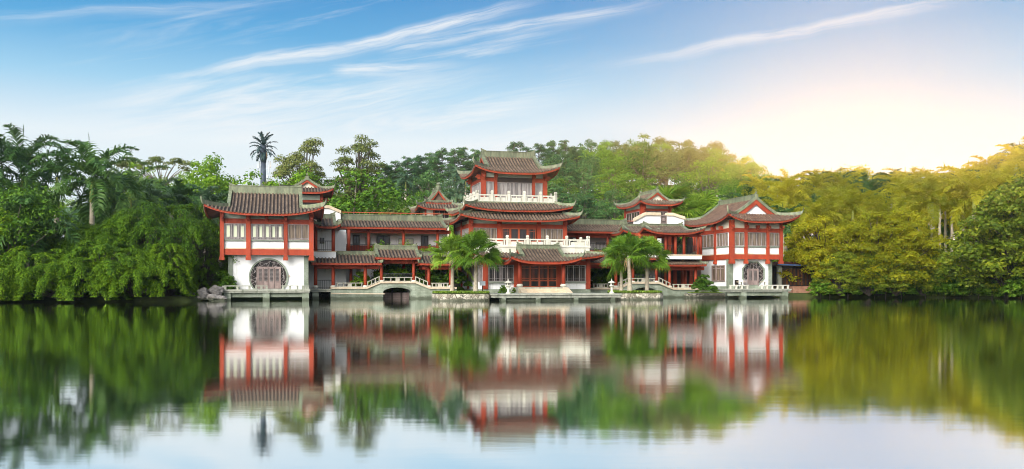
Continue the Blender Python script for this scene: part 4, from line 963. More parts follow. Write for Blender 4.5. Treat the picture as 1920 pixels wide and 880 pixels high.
    for px, lab in ((1399.5, 'grey folding chair behind the bench left of the octagonal door'), (1383, 'dark chair by the left end of the lake terrace')):
        ch = thing('terrace_chair', lab, 'chair', U(px, 85.3), 85.3, zt2, 'chairs on the lake terrace'); x = U(px, 85.3); m_ = 'frame' if px > 1390 else 'dark'
        MB().box(x-.22, x+.22, 85.1, 85.5, zt2+.42, zt2+.47).build('seat', m_, ch); MB().box(x-.22, x+.22, 85.5, 85.54, zt2+.47, zt2+.95).build('backrest', m_, ch)
        for dx in (-.2, .2):
            for dy in (85.13, 85.47): MB().box(x+dx-.02, x+dx+.02, dy-.02, dy+.02, zt2, zt2+.419).build('leg', m_, ch)
right_pavilion()
def annexe():
    v = 90.0; u = lambda px: U(px, v); z = lambda py, px=1490: ZZ(py, px, v); fc = front(v)
    t = thing('glazed_annexe', 'low dark glazed annexe with blue roof edge and brick base right of the corner pavilion', 'annexe', u(1488), v+2, 0)
    a0, a1 = u(1456), u(1521)
    MB().box(a0, a1, v+.1, v+4.5, z(537), z(500)).build('wall', 'dark', t)
    MB().box(u(1482), a1+.15, v-.5, v+4.6, -1, z(537)).build('brick_base', 'brick', t)
    MB().box(u(1457), u(1464.5), v-.15, v+.3, -.5, z(499)).build('end_wall', 'conc', t)
    MB().box(a0-.3, a1+.5, v-.7, v+4.8, z(499), z(497.6)).build('roof', 'tile', t)
    MB().prism([(a0, v+.2, z(497.5)), (a1, v+.2, z(497.5)), (u(1500), v+.2, z(492)), (u(1462), v+.2, z(491))], (0, 4, 0)).build('upper_roof', 'soffit', t)
    MB().sweep([(a0-.32, v-.74, z(497.7)), (a1+.55, v-.74, z(500))], .06, 0, .14).build('roof_edge', 'blue', t)
    for i in range(4):
        x0 = u(1466+13.6*i); x1 = u(1466+13.6*(i+1))-.05; window(t, fc, x0, x1, z(536), z(503), 2, 'p_amber', 'dark', rails=(.35,), w=.07)
annexe()
# ---- landing stage, islands, lanterns, sign --------------------------------------------------------------------------------
def landing():
    v = 75.6; t = thing('landing_stage', 'low weathered stone landing stage on short piers in front of the hall steps', 'landing stage', U(1047, v), v+2, 0)
    a0, a1 = U(929, v), U(1164, v); zt2 = .62
    MB().box(a0, a1, v, v+4.4, .28, zt2-.12).box(a0-.1, a1+.1, v-.1, v+4.4, zt2-.119, zt2).build('deck_slab', 'conc', t)
    MB().box(a0+.5, a1-.5, v+.3, v+.8, .02, .279).build('beam', 'stone', t)
    for p in (945, 1010, 1081, 1150): MB().box(U(p-4, v), U(p+4, v), v+.05, v+.6, -1.5, .278).build('pier', 'stone', t)
    MB().box(a0+.3, a1-.3, v+3.2, v+4.3, -1.5, .27).build('rear_wall', 'rubble', t)
landing()
def island(name, label, px0, px1, v0, depth, seed):
    a0, a1 = U(px0, v0), U(px1, v0); cu, cv = (a0+a1)/2, v0+depth/2; hx, hy = (a1-a0)/2, depth/2; rr = random.Random(seed)
    t = thing(name, label, 'island', cu, cv, 0, 'walled palm islands'); n = 40; pts = []
    for i in range(n):
        a = 2*math.pi*i/n; c, s = math.cos(a), math.sin(a); e = .45; w = 1+rr.uniform(-.015, .015)
        pts.append((cu+hx*math.copysign(abs(c)**e, c)*w, cv+hy*math.copysign(abs(s)**e, s)*w))
    MB().prism([(x, y, -1.2) for x, y in pts], (0, 0, 1.2+.60)).build('stone_kerb', 'rubble', t)
    MB().prism([(cu+(x-cu)*.985, cv+(y-cv)*.97, .6) for x, y in pts], (0, 0, .07)).build('soil_top', 'ground', t)
    return t, cu, cv, hx, hy
ISL = [island('palm_island', 'stone-walled grassy island left of landing stage carrying two fan palms', 822, 925, 76.8, 5.0, 3),
       island('palm_island', 'stone-walled grassy island right of landing stage carrying three fan palms', 1166, 1251, 77.2, 5.0, 4)]
def lantern(px, label):
    v = 77.3; k = .66; t = thing('stone_lantern', label, 'stone lantern', U(px, v), v, .62, 'stone lanterns on the landing stage'); c = (U(px, v), v); b = .62
    def L(z, prof): return MB().lathe((*c, b+z*k), [(r*k, h*k) for r, h in prof], 8, R(22.5))
    L(0, [(.36, 0), (.36, .1), (.28, .12), (.28, .2), (.16, .26)]).build('base', 'balu', t)
    L(.26, [(.16, 0), (.15, .5), (.17, .6), (.22, .64), (.36, .74), (.36, .82), (.22, .84)]).build('pillar', 'balu', t)
    lb = L(1.10, [(.23, 0), (.25, .05), (.25, .30), (.23, .34)]).build('light_box', 'balu', t)
    for q in range(4):
        a = R(90*q); x, y = math.cos(a)*.235*k, math.sin(a)*.235*k; w = .055*k; MB().box(c[0]+x-w, c[0]+x+w, c[1]+y-w, c[1]+y+w, b+1.16*k, b+1.38*k).build('light_opening', 'dark', lb)
    L(1.44, [(.50, 0), (.52, .04), (.36, .15), (.16, .24), (.07, .28), (.09, .34), (.05, .42), (.015, .58)]).build('cap', 'balu', t)
lantern(953, 'white stone lantern at the left end of the landing stage, by the sign'); lantern(1147, 'white stone lantern at the right end of the landing stage, by three palms')
def sign():
    v = 78.8; t = thing('sign_post', 'small pale notice board on a dark post beside the left palm trunks', 'sign', U(904.5, v), v, .6); x = U(904.5, v)
    MB().box(x-.04, x+.04, v-.04, v+.04, .6, 1.75).build('post', 'dark', t); MB().box(x-.26, x+.26, v-.07, v-.04, 1.33, 1.72).build('board', 'panel', t)
sign()
# ---- rocks, umbrellas, low walls ---------------------------------------------------------------------------------------------
def boulder(px, d, z, sx, sy, sz, rz, seed, label):
    bm = []; import bmesh
    b = bmesh.new(); bmesh.ops.create_icosphere(b, subdivisions=3, radius=1)
    for vv in b.verts:
        n = mnoise.noise(vv.co*1.1+Vector((seed*7.1, 0, 0)))*.45+mnoise.noise(vv.co*2.9+Vector((0, seed*3.3, 0)))*.22; vv.co = vv.co*(1+n)
        vv.co.z = max(vv.co.z, -.5)
    me = bpy.data.meshes.new('boulder'); b.to_mesh(me); b.free(); me.materials.append(M['rock'])
    o = bpy.data.objects.new('boulder', me); COL.objects.link(o); o.location = ((px-960)*d/FPX, d, z); o.rotation_euler = (0, 0, rz); o.scale = (sx, sy, sz)
    tag(o, label, 'rock', 'boulders by the left pavilion')
boulder(380, 79, .45, .75, .7, .68, .3, 1, 'grey boulder at the bamboo edge, leftmost of the three by the left pavilion')
boulder(404, 80, .75, .62, .6, .62, 1.1, 2, 'upright grey boulder behind the flat slab beside the left pavilion')
boulder(407, 78.2, .2, .8, .55, .42, .2, 3, 'flat grey slab boulder at the water left of the terrace pier')
def umbrella(px, d, zt_, r, mat, label):
    t = wthing('parasol', label, 'parasol', ((px-960)*d/FPX, d, .8)); h = zt_-.8
    MB().lathe((0, 0, h-.55), [(r, 0), (r*.55, .3), (.05, .55)], 8).build('canopy', mat, t); MB().tube([(0, 0, 0), (0, 0, h-.2)], .03, 6).build('pole', 'dark', t)
umbrella(1545, 101, 2.5, 1.0, 'canvas_w', 'white parasol half hidden by shrubs right of the annexe'); umbrella(1563, 103, 2.3, 1.25, 'canvas_r', 'red parasol half hidden by shrubs right of the annexe')
def bank_wall():
    v = 87.2; t = thing('retaining_wall', 'low rubble retaining wall at the water between bridge and corner pavilion', 'wall', U(1340, v), v, 0)
    MB().box(U(1287, v), U(1478, v), v, v+.5, -1.2, ZZ(551, 1340, v)).build('rubble_course', 'rubble', t); MB().box(U(1286, v), U(1479, v), v-.06, v+.56, ZZ(550.9, 1340, v), ZZ(549.6, 1340, v)).build('coping', 'conc', t)
    w = 80.2; 
bank_wall()
# ================================================================== VEGETATION
G = np.random.default_rng(11)
def unit(a): return a/np.maximum(np.linalg.norm(a, axis=-1, keepdims=True), 1e-9)
def rdir(n): return unit(G.normal(size=(n, 3)))
def leafquads(P, A, N, l, w):
    """diamond leaves: centre P, long axis A, facing N"""
    A = unit(A); B = unit(np.cross(A, N)); l = np.asarray(l).reshape(-1, 1)/2; w = np.asarray(w).reshape(-1, 1)/2
    return np.stack([P-A*l, P+B*w+A*l*.15, P+A*l, P-B*w+A*l*.15], 1)
def qmesh(name, Q, mat):
    Q = np.asarray(Q, np.float32); n = len(Q); me = bpy.data.meshes.new(name)
    me.vertices.add(n*4); me.vertices.foreach_set('co', Q.reshape(-1)); me.loops.add(n*4)
    me.loops.foreach_set('vertex_index', np.arange(n*4, dtype=np.int32)); me.polygons.add(n)
    me.polygons.foreach_set('loop_start', np.arange(0, n*4, 4, dtype=np.int32)); me.polygons.foreach_set('loop_total', np.full(n, 4, np.int32))
    me.materials.append(M[mat]); me.update(calc_edges=True); return me
def mbmesh(name, mb, mat):
    me = bpy.data.meshes.new(name); me.from_pydata(mb.v, [], mb.f); me.materials.append(M[mat])
    me.polygons.foreach_set('use_smooth', [True]*len(me.polygons)); me.update(); return me
def clumps(C, rad, n, l, w, flat=.8, up=.35, hang=0.0):
    """leaf shells round cluster centres C"""
    out = []
    for c, r in zip(C, rad):
        k = max(20, int(n*(r/np.mean(rad))**2)); d = rdir(k); d[:, 2] = np.where(d[:, 2] < -.3, -d[:, 2]*.6, d[:, 2])
        rr = r*(.45+.62*G.random((k, 1))**.6); P = c+d*rr*np.array([1, 1, flat])
        N = unit(d*.8+rdir(k)*.65+np.array([0, 0, up])); A = unit(rdir(k)+np.array([0, 0, -hang]))
        A = unit(A-N*np.sum(A*N, 1, keepdims=True)); s = .7+.6*G.random(k)
        out.append(leafquads(P, A, N, l*s, w*s))
    return np.concatenate(out)
def limbs(mb, base, C, r0, every=2, fork=.4):
    for i, c in enumerate(C):
        if i % every: continue
        b = Vector(base)+Vector((0, 0, (c[2]-base[2])*fork*.6)); m = (b+Vector(c))/2+Vector((0, 0, .25))
        mb.tube([b, m, Vector(c)], [r0*.4, r0*.24, r0*.08], 5)
def broad(H, W, trunk_h, nc, n, l, w, mat, crown_r=(1.0, 1.7), squash=1.0, bark='trunk', hang=0.0, sparse=False):
    """rounded broadleaf tree: irregular stack of leaf clumps on forking limbs"""
    C = []; t = 0; lean = G.normal(size=2)*.04*H
    while len(C) < nc and t < 4000:
        t += 1; d = rdir(1)[0]; q = G.random()**(.45)
        p = np.array([d[0]*W/2*q, d[1]*W/2*q, trunk_h+(H-trunk_h)*(.5+.5*d[2]*q)])
        f = (p[2]-trunk_h)/(H-trunk_h); p[:2] *= (1.15-.55*f**2) if f > .25 else (.75+f); p[:2] += lean*f
        if all(np.linalg.norm((p-c)*[1, 1, 1.2]) > crown_r[0]*(.95 if not sparse else 1.1) for c in C): C.append(p)
    C = np.array(C); rad = G.uniform(crown_r[0], crown_r[1], len(C))
    mb = MB(); tz = trunk_h+(H-trunk_h)*.45; b = H*.022+.05
    mb.tube([(0, 0, -.6), (lean[0]*.1, lean[1]*.1, trunk_h*.6), (lean[0]*.4, lean[1]*.4, tz)], [b*1.25, b, b*.55], 8)
    limbs(mb, (lean[0]*.2, lean[1]*.2, trunk_h*.75), C, b, 1 if sparse else 2)
    return dict(H=H, trunk=mbmesh('trunk', mb, bark), crown=qmesh('crown', clumps(C, rad, n, l, w, squash, hang=hang), mat))
def pine(H, seed):
    mb = MB(); b = .2; top = Vector((G.normal()*.4, G.normal()*.4, H)); mb.tube([(0, 0, -.6), (top.x*.3, top.y*.3, H*.5), tuple(top)], [b, b*.75, b*.25], 7); C = []; rad = []
    for i in range(58):
        f = .44+.56*(i/57)**.9; a = G.random()*6.28; q = (f-.44)/.56; r = 3.3*math.sin(math.pi*min(1, .2+.72*q))*(.25+.85*G.random())+.2
        c = np.array([math.cos(a)*r+top.x*f, math.sin(a)*r+top.y*f, H*f+G.normal()*.25]); C.append(c); rad.append(.5+.7*G.random()); mb.tube([(top.x*f*.6, top.y*f*.6, c[2]-.5), tuple(c)], [.06, .025], 4)
    return dict(H=H, trunk=mbmesh('trunk', mb, 'dtrunk'), crown=qmesh('crown', clumps(np.array(C), rad, 150, .34, .12, .8, .5), 'bluish'))
def frond(base, az, el, L, droop, nl, ll, lw, vee=.5, wilt=.0):
    """one feather frond: arching rachis with drooping leaflets on both sides; returns quads"""
    az_v = np.array([math.cos(az), math.sin(az), 0]); up = np.array([0, 0, 1.0]); side = np.array([-math.sin(az), math.cos(az), 0]); pts = []; p = np.array(base, float); e = el; m = 14
    for i in range(m+1):
        pts.append(p.copy()); p = p+(az_v*math.cos(e)+up*math.sin(e))*L/m; e -= droop/m*(.5+1.1*i/m)
    pts = np.array(pts); Q = []
    t = np.linspace(.16, .995, nl); idx = t*m; i0 = np.minimum(idx.astype(int), m-1); f = (idx-i0)[:, None]
    P = pts[i0]*(1-f)+pts[i0+1]*f; T = unit(pts[i0+1]-pts[i0]); Nn = unit(np.cross(T, side)); Nn = np.where(Nn[:, 2:3] < 0, -Nn, Nn)
    prof = np.sin(np.pi*np.clip(t*.86+.12, 0, 1))**.6
    for sg in (1, -1):
        ln = ll*prof*(.85+.3*G.random(nl)); vv = vee+G.normal(size=nl)*.3
        D = unit(side*sg*1.0+T*.65+Nn*vv[:, None]); mid = P+D*(ln*.5)[:, None]
        D2 = unit(D*.75-up*(.55+wilt)+G.normal(size=(nl, 3))*.12); end = mid+D2*(ln*.5)[:, None]
        W = unit(np.cross(D, Nn+G.normal(size=(nl, 3))*.4))*lw/2
        Q.append(np.stack([P-W*.7, P+W*.7, mid+W, mid-W], 1)); Q.append(np.stack([mid-W, mid+W, end+W*.1, end-W*.1], 1))
    ra = side*.035; Q.append(np.stack([pts[:-1]-ra, pts[:-1]+ra, pts[1:]+ra*.7, pts[1:]-ra*.7], 1)); rb = up*.035; Q.append(np.stack([pts[:-1]-rb, pts[:-1]+rb, pts[1:]+rb*.7, pts[1:]-rb*.7], 1))
    return np.concatenate(Q)
def royal(H, L, mat, nf=17, shaft=True, bark='ptrunk', lw=.10, ll=.95):
    mb = MB(); th = H-L*.62; sh = 1.5 if shaft else .3
    mb.tube([(0, 0, -.6), (0, 0, .3), (.05, 0, th*.5), (.08, 0, th-sh)], [.30, .24, .22, .17], 10); Q = []
    for i in range(nf):
        f = (i+.5)/nf; el = R(84-106*f**1.1+G.normal()*6); Q.append(frond((.08, 0, th+.1), i*2.399+G.normal()*.15, el, L*(.85+.25*G.random()), R(96+32*f), 40, ll, lw, .55-.35*f, .35*f))
    Q.append(frond((.08, 0, th), 1.0, R(88), L*.75, R(6), 26, .2, .05))
    ms = MB().tube([(.08, 0, th-sh), (.08, 0, th-sh*.6), (.08, 0, th+.15)], [.21, .19, .08], 9)
    return dict(H=H, trunk=mbmesh('trunk', mb, bark), crown=qmesh('crown', np.concatenate(Q), mat), crownshaft=mbmesh('crownshaft', ms, 'shaft') if shaft else None)
def fan_leaf(base, az, el, pl, R_, droop):
    """palmate leaf: petiole and a pleated fan of split segments"""
    d = np.array([math.cos(az)*math.cos(el), math.sin(az)*math.cos(el), math.sin(el)]); side = np.array([-math.sin(az), math.cos(az), 0]); nrm = np.cross(d, side); nrm = nrm if nrm[2] > 0 else -nrm
    b = np.array(base, float); h = b+d*pl-np.array([0, 0, .12*pl]); Q = [np.stack([b-side*.03, b+side*.03, h+side*.02, h-side*.02])[None]]; n = 30
    dd = unit(d-np.array([0, 0, droop*.45])); nn = np.cross(dd, side); nn = nn if nn[2] > 0 else -nn
    ro = G.normal()*.5; side, nn = side*math.cos(ro)+nn*math.sin(ro), nn*math.cos(ro)-side*math.sin(ro)
    th = np.linspace(-R(128), R(128), n); w = 2*R(128)/n*.5
    for i, a in enumerate(th):
        def dirv(x): return unit(dd*math.cos(x)+side*math.sin(x)*.98)
        r = R_*(.80+.2*math.cos(a*.6))*(.94+.12*G.random()); lift = nn*(.05 if i % 2 else -.02)
        a0, a1 = h, h; m0 = h+dirv(a-w)*r*.55+nn*.16*r*abs(math.sin(a))*.4+lift; m1 = h+dirv(a+w)*r*.55+nn*.16*r*abs(math.sin(a))*.4-lift
        tip = h+dirv(a)*r*(.95)-np.array([0, 0, r*(.10+.22*droop+.10*G.random())]); tw = side*.014
        Q.append(np.stack([a0, m0, m1, a1+1e-4])[None]); Q.append(np.stack([m0, (m0*.45+tip*.55)-lift*.2, (m1*.45+tip*.55)+lift*.2, m1])[None]); Q.append(np.stack([(m0*.45+tip*.55), tip-tw, tip+tw, (m1*.45+tip*.55)])[None])
    return np.concatenate(Q)
def fanpalm(H, R_, nf=34, lean=.0):
    mb = MB(); th = H-R_*1.3; rings = 26
    pts = [(lean*(i/rings)**2, 0, -.3+(th+.3)*i/rings) for i in range(rings+1)]
    mb.tube(pts, [(.30-.10*min(1, i/8)-.04*i/rings)*(1+.05*(i % 2)) for i in range(rings+1)], 10); Q = []
    for i in range(nf):
        f = (i+.5)/nf; el = R(86-112*f+G.normal()*7); Q.append(fan_leaf((lean, 0, th), i*2.399+G.normal()*.2, el, R_*(.95-.1*f)*(.85+.3*G.random()), R_*.74, .12+.5*f))
    S = []
    for i in range(10):
        a = i*2.4; P = np.array([lean+math.cos(a)*.2, math.sin(a)*.2, th-.2]); S.append(np.stack([P, P+np.array([math.cos(a)*.12, math.sin(a)*.12, -.1]), P+np.array([math.cos(a)*.3, math.sin(a)*.3, -1.0-.5*G.random()]), P+np.array([math.cos(a+.3)*.25, math.sin(a+.3)*.25, -.9])]))
    return dict(H=H, trunk=mbmesh('trunk', mb, 'ptrunk'), crown=qmesh('crown', np.concatenate(Q), 'fan'), dead_fronds=qmesh('dead_fronds', np.array(S), 'dry'))
def weeping(Hm, Wm, n_pl, mat, l=.22, w=.08, per=430):
    """bamboo mound: short sprays set all over a dome, each arching out and drooping, one above the other"""
    Q = []; mb = MB()
    for i in range(n_pl):
        a = i*2.399+G.normal()*.3; f = (i+.5)/n_pl; th = math.asin(min(.99, 1.0-.97*f)); k = .70+.16*G.random()
        base = np.array([math.cos(th)*math.cos(a)*Wm/2*k, math.cos(th)*math.sin(a)*Wm/2*k, Hm*(.10+.78*math.sin(th))*(.9+.2*G.random())])
        o = np.array([math.cos(a+G.normal()*.3), math.sin(a), 0]); o = o/np.linalg.norm(o); L = (1.7+1.5*G.random())*Wm/11*(.8+.5*math.cos(th)); m = 10; up = np.array([0, 0, 1.0])
        pts = np.array([base+o*L*(.95*s-.12*s*s)+up*L*(.75*s-1.25*s*s) for s in np.linspace(0, 1, m+1)])
        mb.tube([(base[0]*.25, base[1]*.25, 0), tuple(base*np.array([.75, .75, .8])), tuple(pts[4])], [.05, .035, .012], 4, False)
        s = .02+.98*G.random(per)**.8; ix = s*m; i0 = np.minimum(ix.astype(int), m-1); ff = (ix-i0)[:, None]; P = pts[i0]*(1-ff)+pts[i0+1]*ff
        sp = ((.30+.34*np.sin(np.pi*np.clip(s*.85+.1, 0, 1)))*Wm/11)[:, None]; d = rdir(per); d[:, 2] = np.abs(d[:, 2])*.55-.28; off = d*sp*(.3+.8*G.random((per, 1))**.6)
        P = P+off; T = unit(pts[i0+1]-pts[i0]); A = unit(T*.9+unit(off)*.7+rdir(per)*.45+np.array([0, 0, -.25])); N = unit(unit(off)*.5+np.array([0, 0, .95])+o*.35+rdir(per)*.4); N = unit(N-A*np.sum(A*N, 1, keepdims=True)); q = .7+.6*G.random(per)
        P[:, 2] = np.maximum(P[:, 2], .04); Q.append(leafquads(P, A, N, l*q, w*q))
    return dict(H=Hm, trunk=mbmesh('culms', mb, 'dtrunk'), crown=qmesh('foliage', np.concatenate(Q), mat))
def shrub(H, W, nc, n, l, w, mat, twig=True):
    """open leafy shrub with long arching twigs"""
    Q = []; mb = MB(); C = []
    for i in range(nc):
        a = i*2.399; f = (i+.5)/nc; r = W/2*f**.6; z = H*(1-.78*f**1.6)*(.75+.35*G.random()); C.append((math.cos(a)*r, math.sin(a)*r, max(.3, z)))
        if twig: mb.tube([(0, 0, -.2), (C[-1][0]*.45, C[-1][1]*.45, z*.75), C[-1]], [.06, .035, .012], 4, False)
    C = np.array(C); rad = G.uniform(.55, 1.05, nc)*W/9; C = np.concatenate([C, C*np.array([.7, .7, .72])+rdir(nc)*.3]); rad = np.concatenate([rad, rad])
    if not twig: mb.tube([(0, 0, -.2), (0, 0, H*.5)], [.06, .02], 5)
    return dict(H=H, trunk=mbmesh('stems', mb, 'dtrunk'), crown=qmesh('foliage', clumps(C, rad, n, l, w, .85, .35, .3), mat))
LIB = {}
def lib():
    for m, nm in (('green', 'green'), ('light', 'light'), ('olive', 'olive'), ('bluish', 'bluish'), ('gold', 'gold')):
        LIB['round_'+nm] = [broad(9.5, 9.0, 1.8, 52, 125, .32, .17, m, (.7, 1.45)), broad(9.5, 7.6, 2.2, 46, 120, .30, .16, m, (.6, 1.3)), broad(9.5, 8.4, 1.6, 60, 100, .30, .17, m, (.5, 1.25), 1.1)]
    LIB['small_light'] = [broad(6.0, 6.0, 1.0, 24, 150, .30, .17, 'light', (.7, 1.2))]
    LIB['small_gold'] = [broad(6.0, 6.0, .8, 26, 150, .28, .16, 'gold', (.7, 1.2))]
    LIB['small_green'] = [broad(6.0, 6.4, .8, 26, 150, .30, .17, 'green', (.7, 1.2))]
    LIB['pine'] = [pine(15, 0), pine(15, 1), pine(15, 2)]
    LIB['euc'] = [broad(16, 9.5, 7.5, 62, 190, .30, .13, 'olive', (.65, 1.2), .8, 'dtrunk', .5, True)]
    LIB['euc_tall'] = [broad(20, 6.5, 8.5, 56, 170, .30, .13, 'olive', (.6, 1.05), .8, 'dtrunk', .5, True)]
    u = [np.array([x*1.0, y*1.0, 12-.02*(x*x+y*y)+G.normal()*.15]) for x, y in G.uniform(-5, 5, (22, 2))]
    mb = MB(); mb.tube([(0, 0, -.5), (0, 0, 6), (.3, .2, 9)], [.25, .2, .13], 7); limbs(mb, (0, 0, 7), u, .22, 1, .5)
    LIB['umbrella'] = [dict(H=12.6, trunk=mbmesh('trunk', mb, 'trunk'), crown=qmesh('crown', clumps(np.array(u), G.uniform(.7, 1.1, len(u)), 120, .3, .16, .5), 'olive'))]
    for nm in ('palm', 'palm_b', 'palm_y'):
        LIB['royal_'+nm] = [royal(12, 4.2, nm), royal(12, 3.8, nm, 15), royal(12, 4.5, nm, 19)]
    LIB['palm_big'] = [royal(12.5, 5.6, 'palm', 22, lw=.12, ll=1.15)]
    LIB['palm_low'] = [royal(6, 4.0, 'palm', 13, False)]
    LIB['fan'] = [fanpalm(6.0, 1.75, 27, .1), fanpalm(6.0, 1.75, 29, -.12), fanpalm(6.0, 1.65, 26, .05)]
    LIB['weep'] = [weeping(8.5, 11, 100, 'bamboo'), weeping(8.5, 10, 92, 'bamboo'), weeping(8.5, 12, 108, 'bamboo')]
    LIB['weep_low'] = [weeping(5.2, 8.6, 84, 'bamboo', per=400), weeping(5.2, 7.6, 76, 'bamboo', per=400), weeping(5.2, 9.4, 92, 'bamboo', per=400)]
    LIB['weep_slim'] = [weeping(8.5, 6.2, 84, 'bamboo', per=360), weeping(8.5, 6.8, 88, 'bamboo', per=360)]
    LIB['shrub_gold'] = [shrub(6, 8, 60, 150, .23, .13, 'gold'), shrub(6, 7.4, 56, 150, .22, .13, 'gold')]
    LIB['shrub_mix'] = [shrub(6, 7.5, 64, 150, .22, .12, 'mixed'), shrub(6, 7.2, 60, 150, .22, .12, 'mixed')]
    LIB['bush'] = [shrub(2.2, 3.4, 30, 110, .20, .11, 'green', False), shrub(2.2, 3.2, 30, 110, .22, .12, 'bamboo', False)]
    LIB['bush_light'] = [shrub(2.2, 3.4, 30, 110, .22, .12, 'light', False)]
    # palm with a skirt of dead fronds
    p = fanpalm(8, 1.5, 26); S = []
    for i in range(150):
        a = G.random()*6.28; z = 6.0-3.6*G.random()**.8; r = .55*(.6+.5*G.random()); P = np.array([math.cos(a)*.25, math.sin(a)*.25, z]); e = P+np.array([math.cos(a)*r, math.sin(a)*r, -1.2-.5*G.random()]); s = np.array([-math.sin(a), math.cos(a), 0])*(.12+.1*G.random())
        S.append(np.stack([P-s*.3, P+s*.3, e+s, e-s]))
    p['dead_fronds'] = qmesh('dead_fronds', np.array(S), 'dry'); LIB['skirt'] = [p]
lib()
cnt = {}
def plant(name, kind, label, cat, x, y, h=None, top=None, z=None, rz=None, group=None, sxy=1.0, var=None):
    """a copy of a library plant standing at (x, y): its own Empty with its own parts"""
    src = LIB[kind][(var if var is not None else cnt.get(kind, 0)) % len(LIB[kind])]; cnt[kind] = cnt.get(kind, 0)+1
    z = ground_h(x, y) if z is None else z; h = h if h is not None else top-z; s = h/src['H']
    t = wthing(name, label, cat, (x, y, z), G.random()*6.28 if rz is None else rz, group); t.scale = (s*sxy, s*sxy, s)
    for part in ('trunk', 'crown', 'crownshaft', 'dead_fronds'):
        me = src.get(part)
        if me is None: continue
        o = bpy.data.objects.new(me.name.split('.')[0], me); COL.objects.link(o); o.parent = t
    return t
def at(px, d): return ((px-960)*d/FPX, d)
def zpx(py, d): return CH-(py-HZ)*d/FPX
# ---- waterside fan palms --------------------------------------------------------------------------------------------------
def wfan(px, v, top, rz, label, var, sxy):
    u_ = U(px, v); x, y = wxy(u_, v); zt_ = ZZ(top, px, v); plant('fan_palm', 'fan', label, 'palm tree', x, y, h=zt_-.62, z=.62, rz=rz, group='fan palms on the waterside islands', var=var, sxy=sxy)
wfan(848, 79.6, 438, .5, 'fan palm on the left island nearest the covered bridge', 0, 1.0)
wfan(892, 78.2, 434, 2.0, 'fan palm on the left island nearest the landing stage and sign', 1, 1.05)
wfan(1165, 80.2, 442, 1.0, 'slim fan palm behind the others on the right island, nearest the stone lantern', 2, .9)
wfan(1181, 78.4, 437, 3.0, 'broad fan palm in the front middle of the right island', 0, 1.1)
wfan(1213, 79.6, 444, 4.0, 'fan palm at the right edge of the right island, over the bridge arch', 1, 1.0)
# ---- left bank: weeping bamboo ----------------------------------------------------------------------------------------------
for i, (px, d, top, k, lab) in enumerate((
        (316, 84, 372, 'weep', 'tallest dark green weeping bamboo clump, just left of the pavilion eaves'), (262, 83, 385, 'weep', 'tall weeping bamboo clump below the big royal palm, right side'),
        (215, 83, 408, 'weep', 'weeping bamboo clump under the trunk of the big royal palm'), (140, 84, 415, 'weep', 'weeping bamboo clump left of the big royal palm trunk'),
        (65, 82, 425, 'weep', 'weeping bamboo clump below the low palm on the left bank'), (-15, 80, 430, 'weep', 'weeping bamboo clump cut by the left picture edge'), (376, 89, 400, 'weep_slim', 'weeping bamboo clump touching the corner column of the left pavilion'),
        (312, 78, 447, 'weep_slim', 'low weeping bamboo overhanging the water nearest the boulders'), (250, 76.5, 470, 'weep_low', 'low weeping bamboo over the water, second from the boulders'), (205, 77, 447, 'weep_low', 'low weeping bamboo over the water below the royal palm'),
        (128, 75, 480, 'weep_low', 'low weeping bamboo over the water, middle of the left bank'), (62, 76, 462, 'weep_low', 'low weeping bamboo over the water near the left edge'), (8, 74.5, 490, 'weep_low', 'leftmost low weeping bamboo over the water'), (384, 84, 478, 'weep_slim', 'low weeping bamboo behind the boulders'), (-55, 73, 478, 'weep_low', 'low weeping bamboo half outside the left picture edge'))):
    x, y = at(px, d); plant('weeping_bamboo', k, lab, 'bamboo', x, y, top=zpx(top, d), z=max(.2, ground_h(x, y)), group='weeping bamboo on the left bank', sxy=1.15 if k == 'weep_low' else 1.0)
for px, d, top, k, lab in ((20, 79, 345, 'round_green', 'mid green leafy tree at the left picture edge above the bamboo'), (-25, 77, 400, 'round_light', 'yellow-green leafy shrub tree at the left picture edge')):
    x, y = at(px, d); plant('leafy_tree', k, lab, 'tree', x, y, top=zpx(top, d))
for px, d, top, k, lab, s in ((173, 86, 265, 'palm_big', 'large royal palm with pale crownshaft standing above the left bamboo', 1.0), (42, 90, 252, 'palm_big', 'tall royal palm near the left picture edge', .8), (-20, 88, 258, 'royal_palm', 'royal palm cut by the left picture edge', 1.0), (105, 96, 285, 'royal_palm', 'royal palm between the two big left palms', 1.0),
        (50, 80, 352, 'palm_low', 'low feather palm rising out of the left bamboo', 1.0), (245, 98, 312, 'royal_palm', 'dark feather palm right of the big royal palm', 1.1), (292, 104, 338, 'royal_palm_b', 'grey-green feather palm behind the bamboo, under the flat-topped tree', 1.2), (335, 106, 342, 'royal_palm', 'feather palm left of the pavilion ridge', 1.2), (385, 108, 352, 'royal_palm_b', 'grey-green feather palm behind the pavilion roof tip', 1.2), (412, 110, 362, 'royal_palm', 'feather palm close behind the left end of the pavilion ridge', 1.2), (215, 100, 330, 'royal_palm_b', 'grey-green feather palm behind the big royal palm', 1.1)):
    x, y = at(px, d); plant('feather_palm', k, lab, 'palm tree', x, y, top=zpx(top, d), sxy=s, group='feather palms on the left bank')
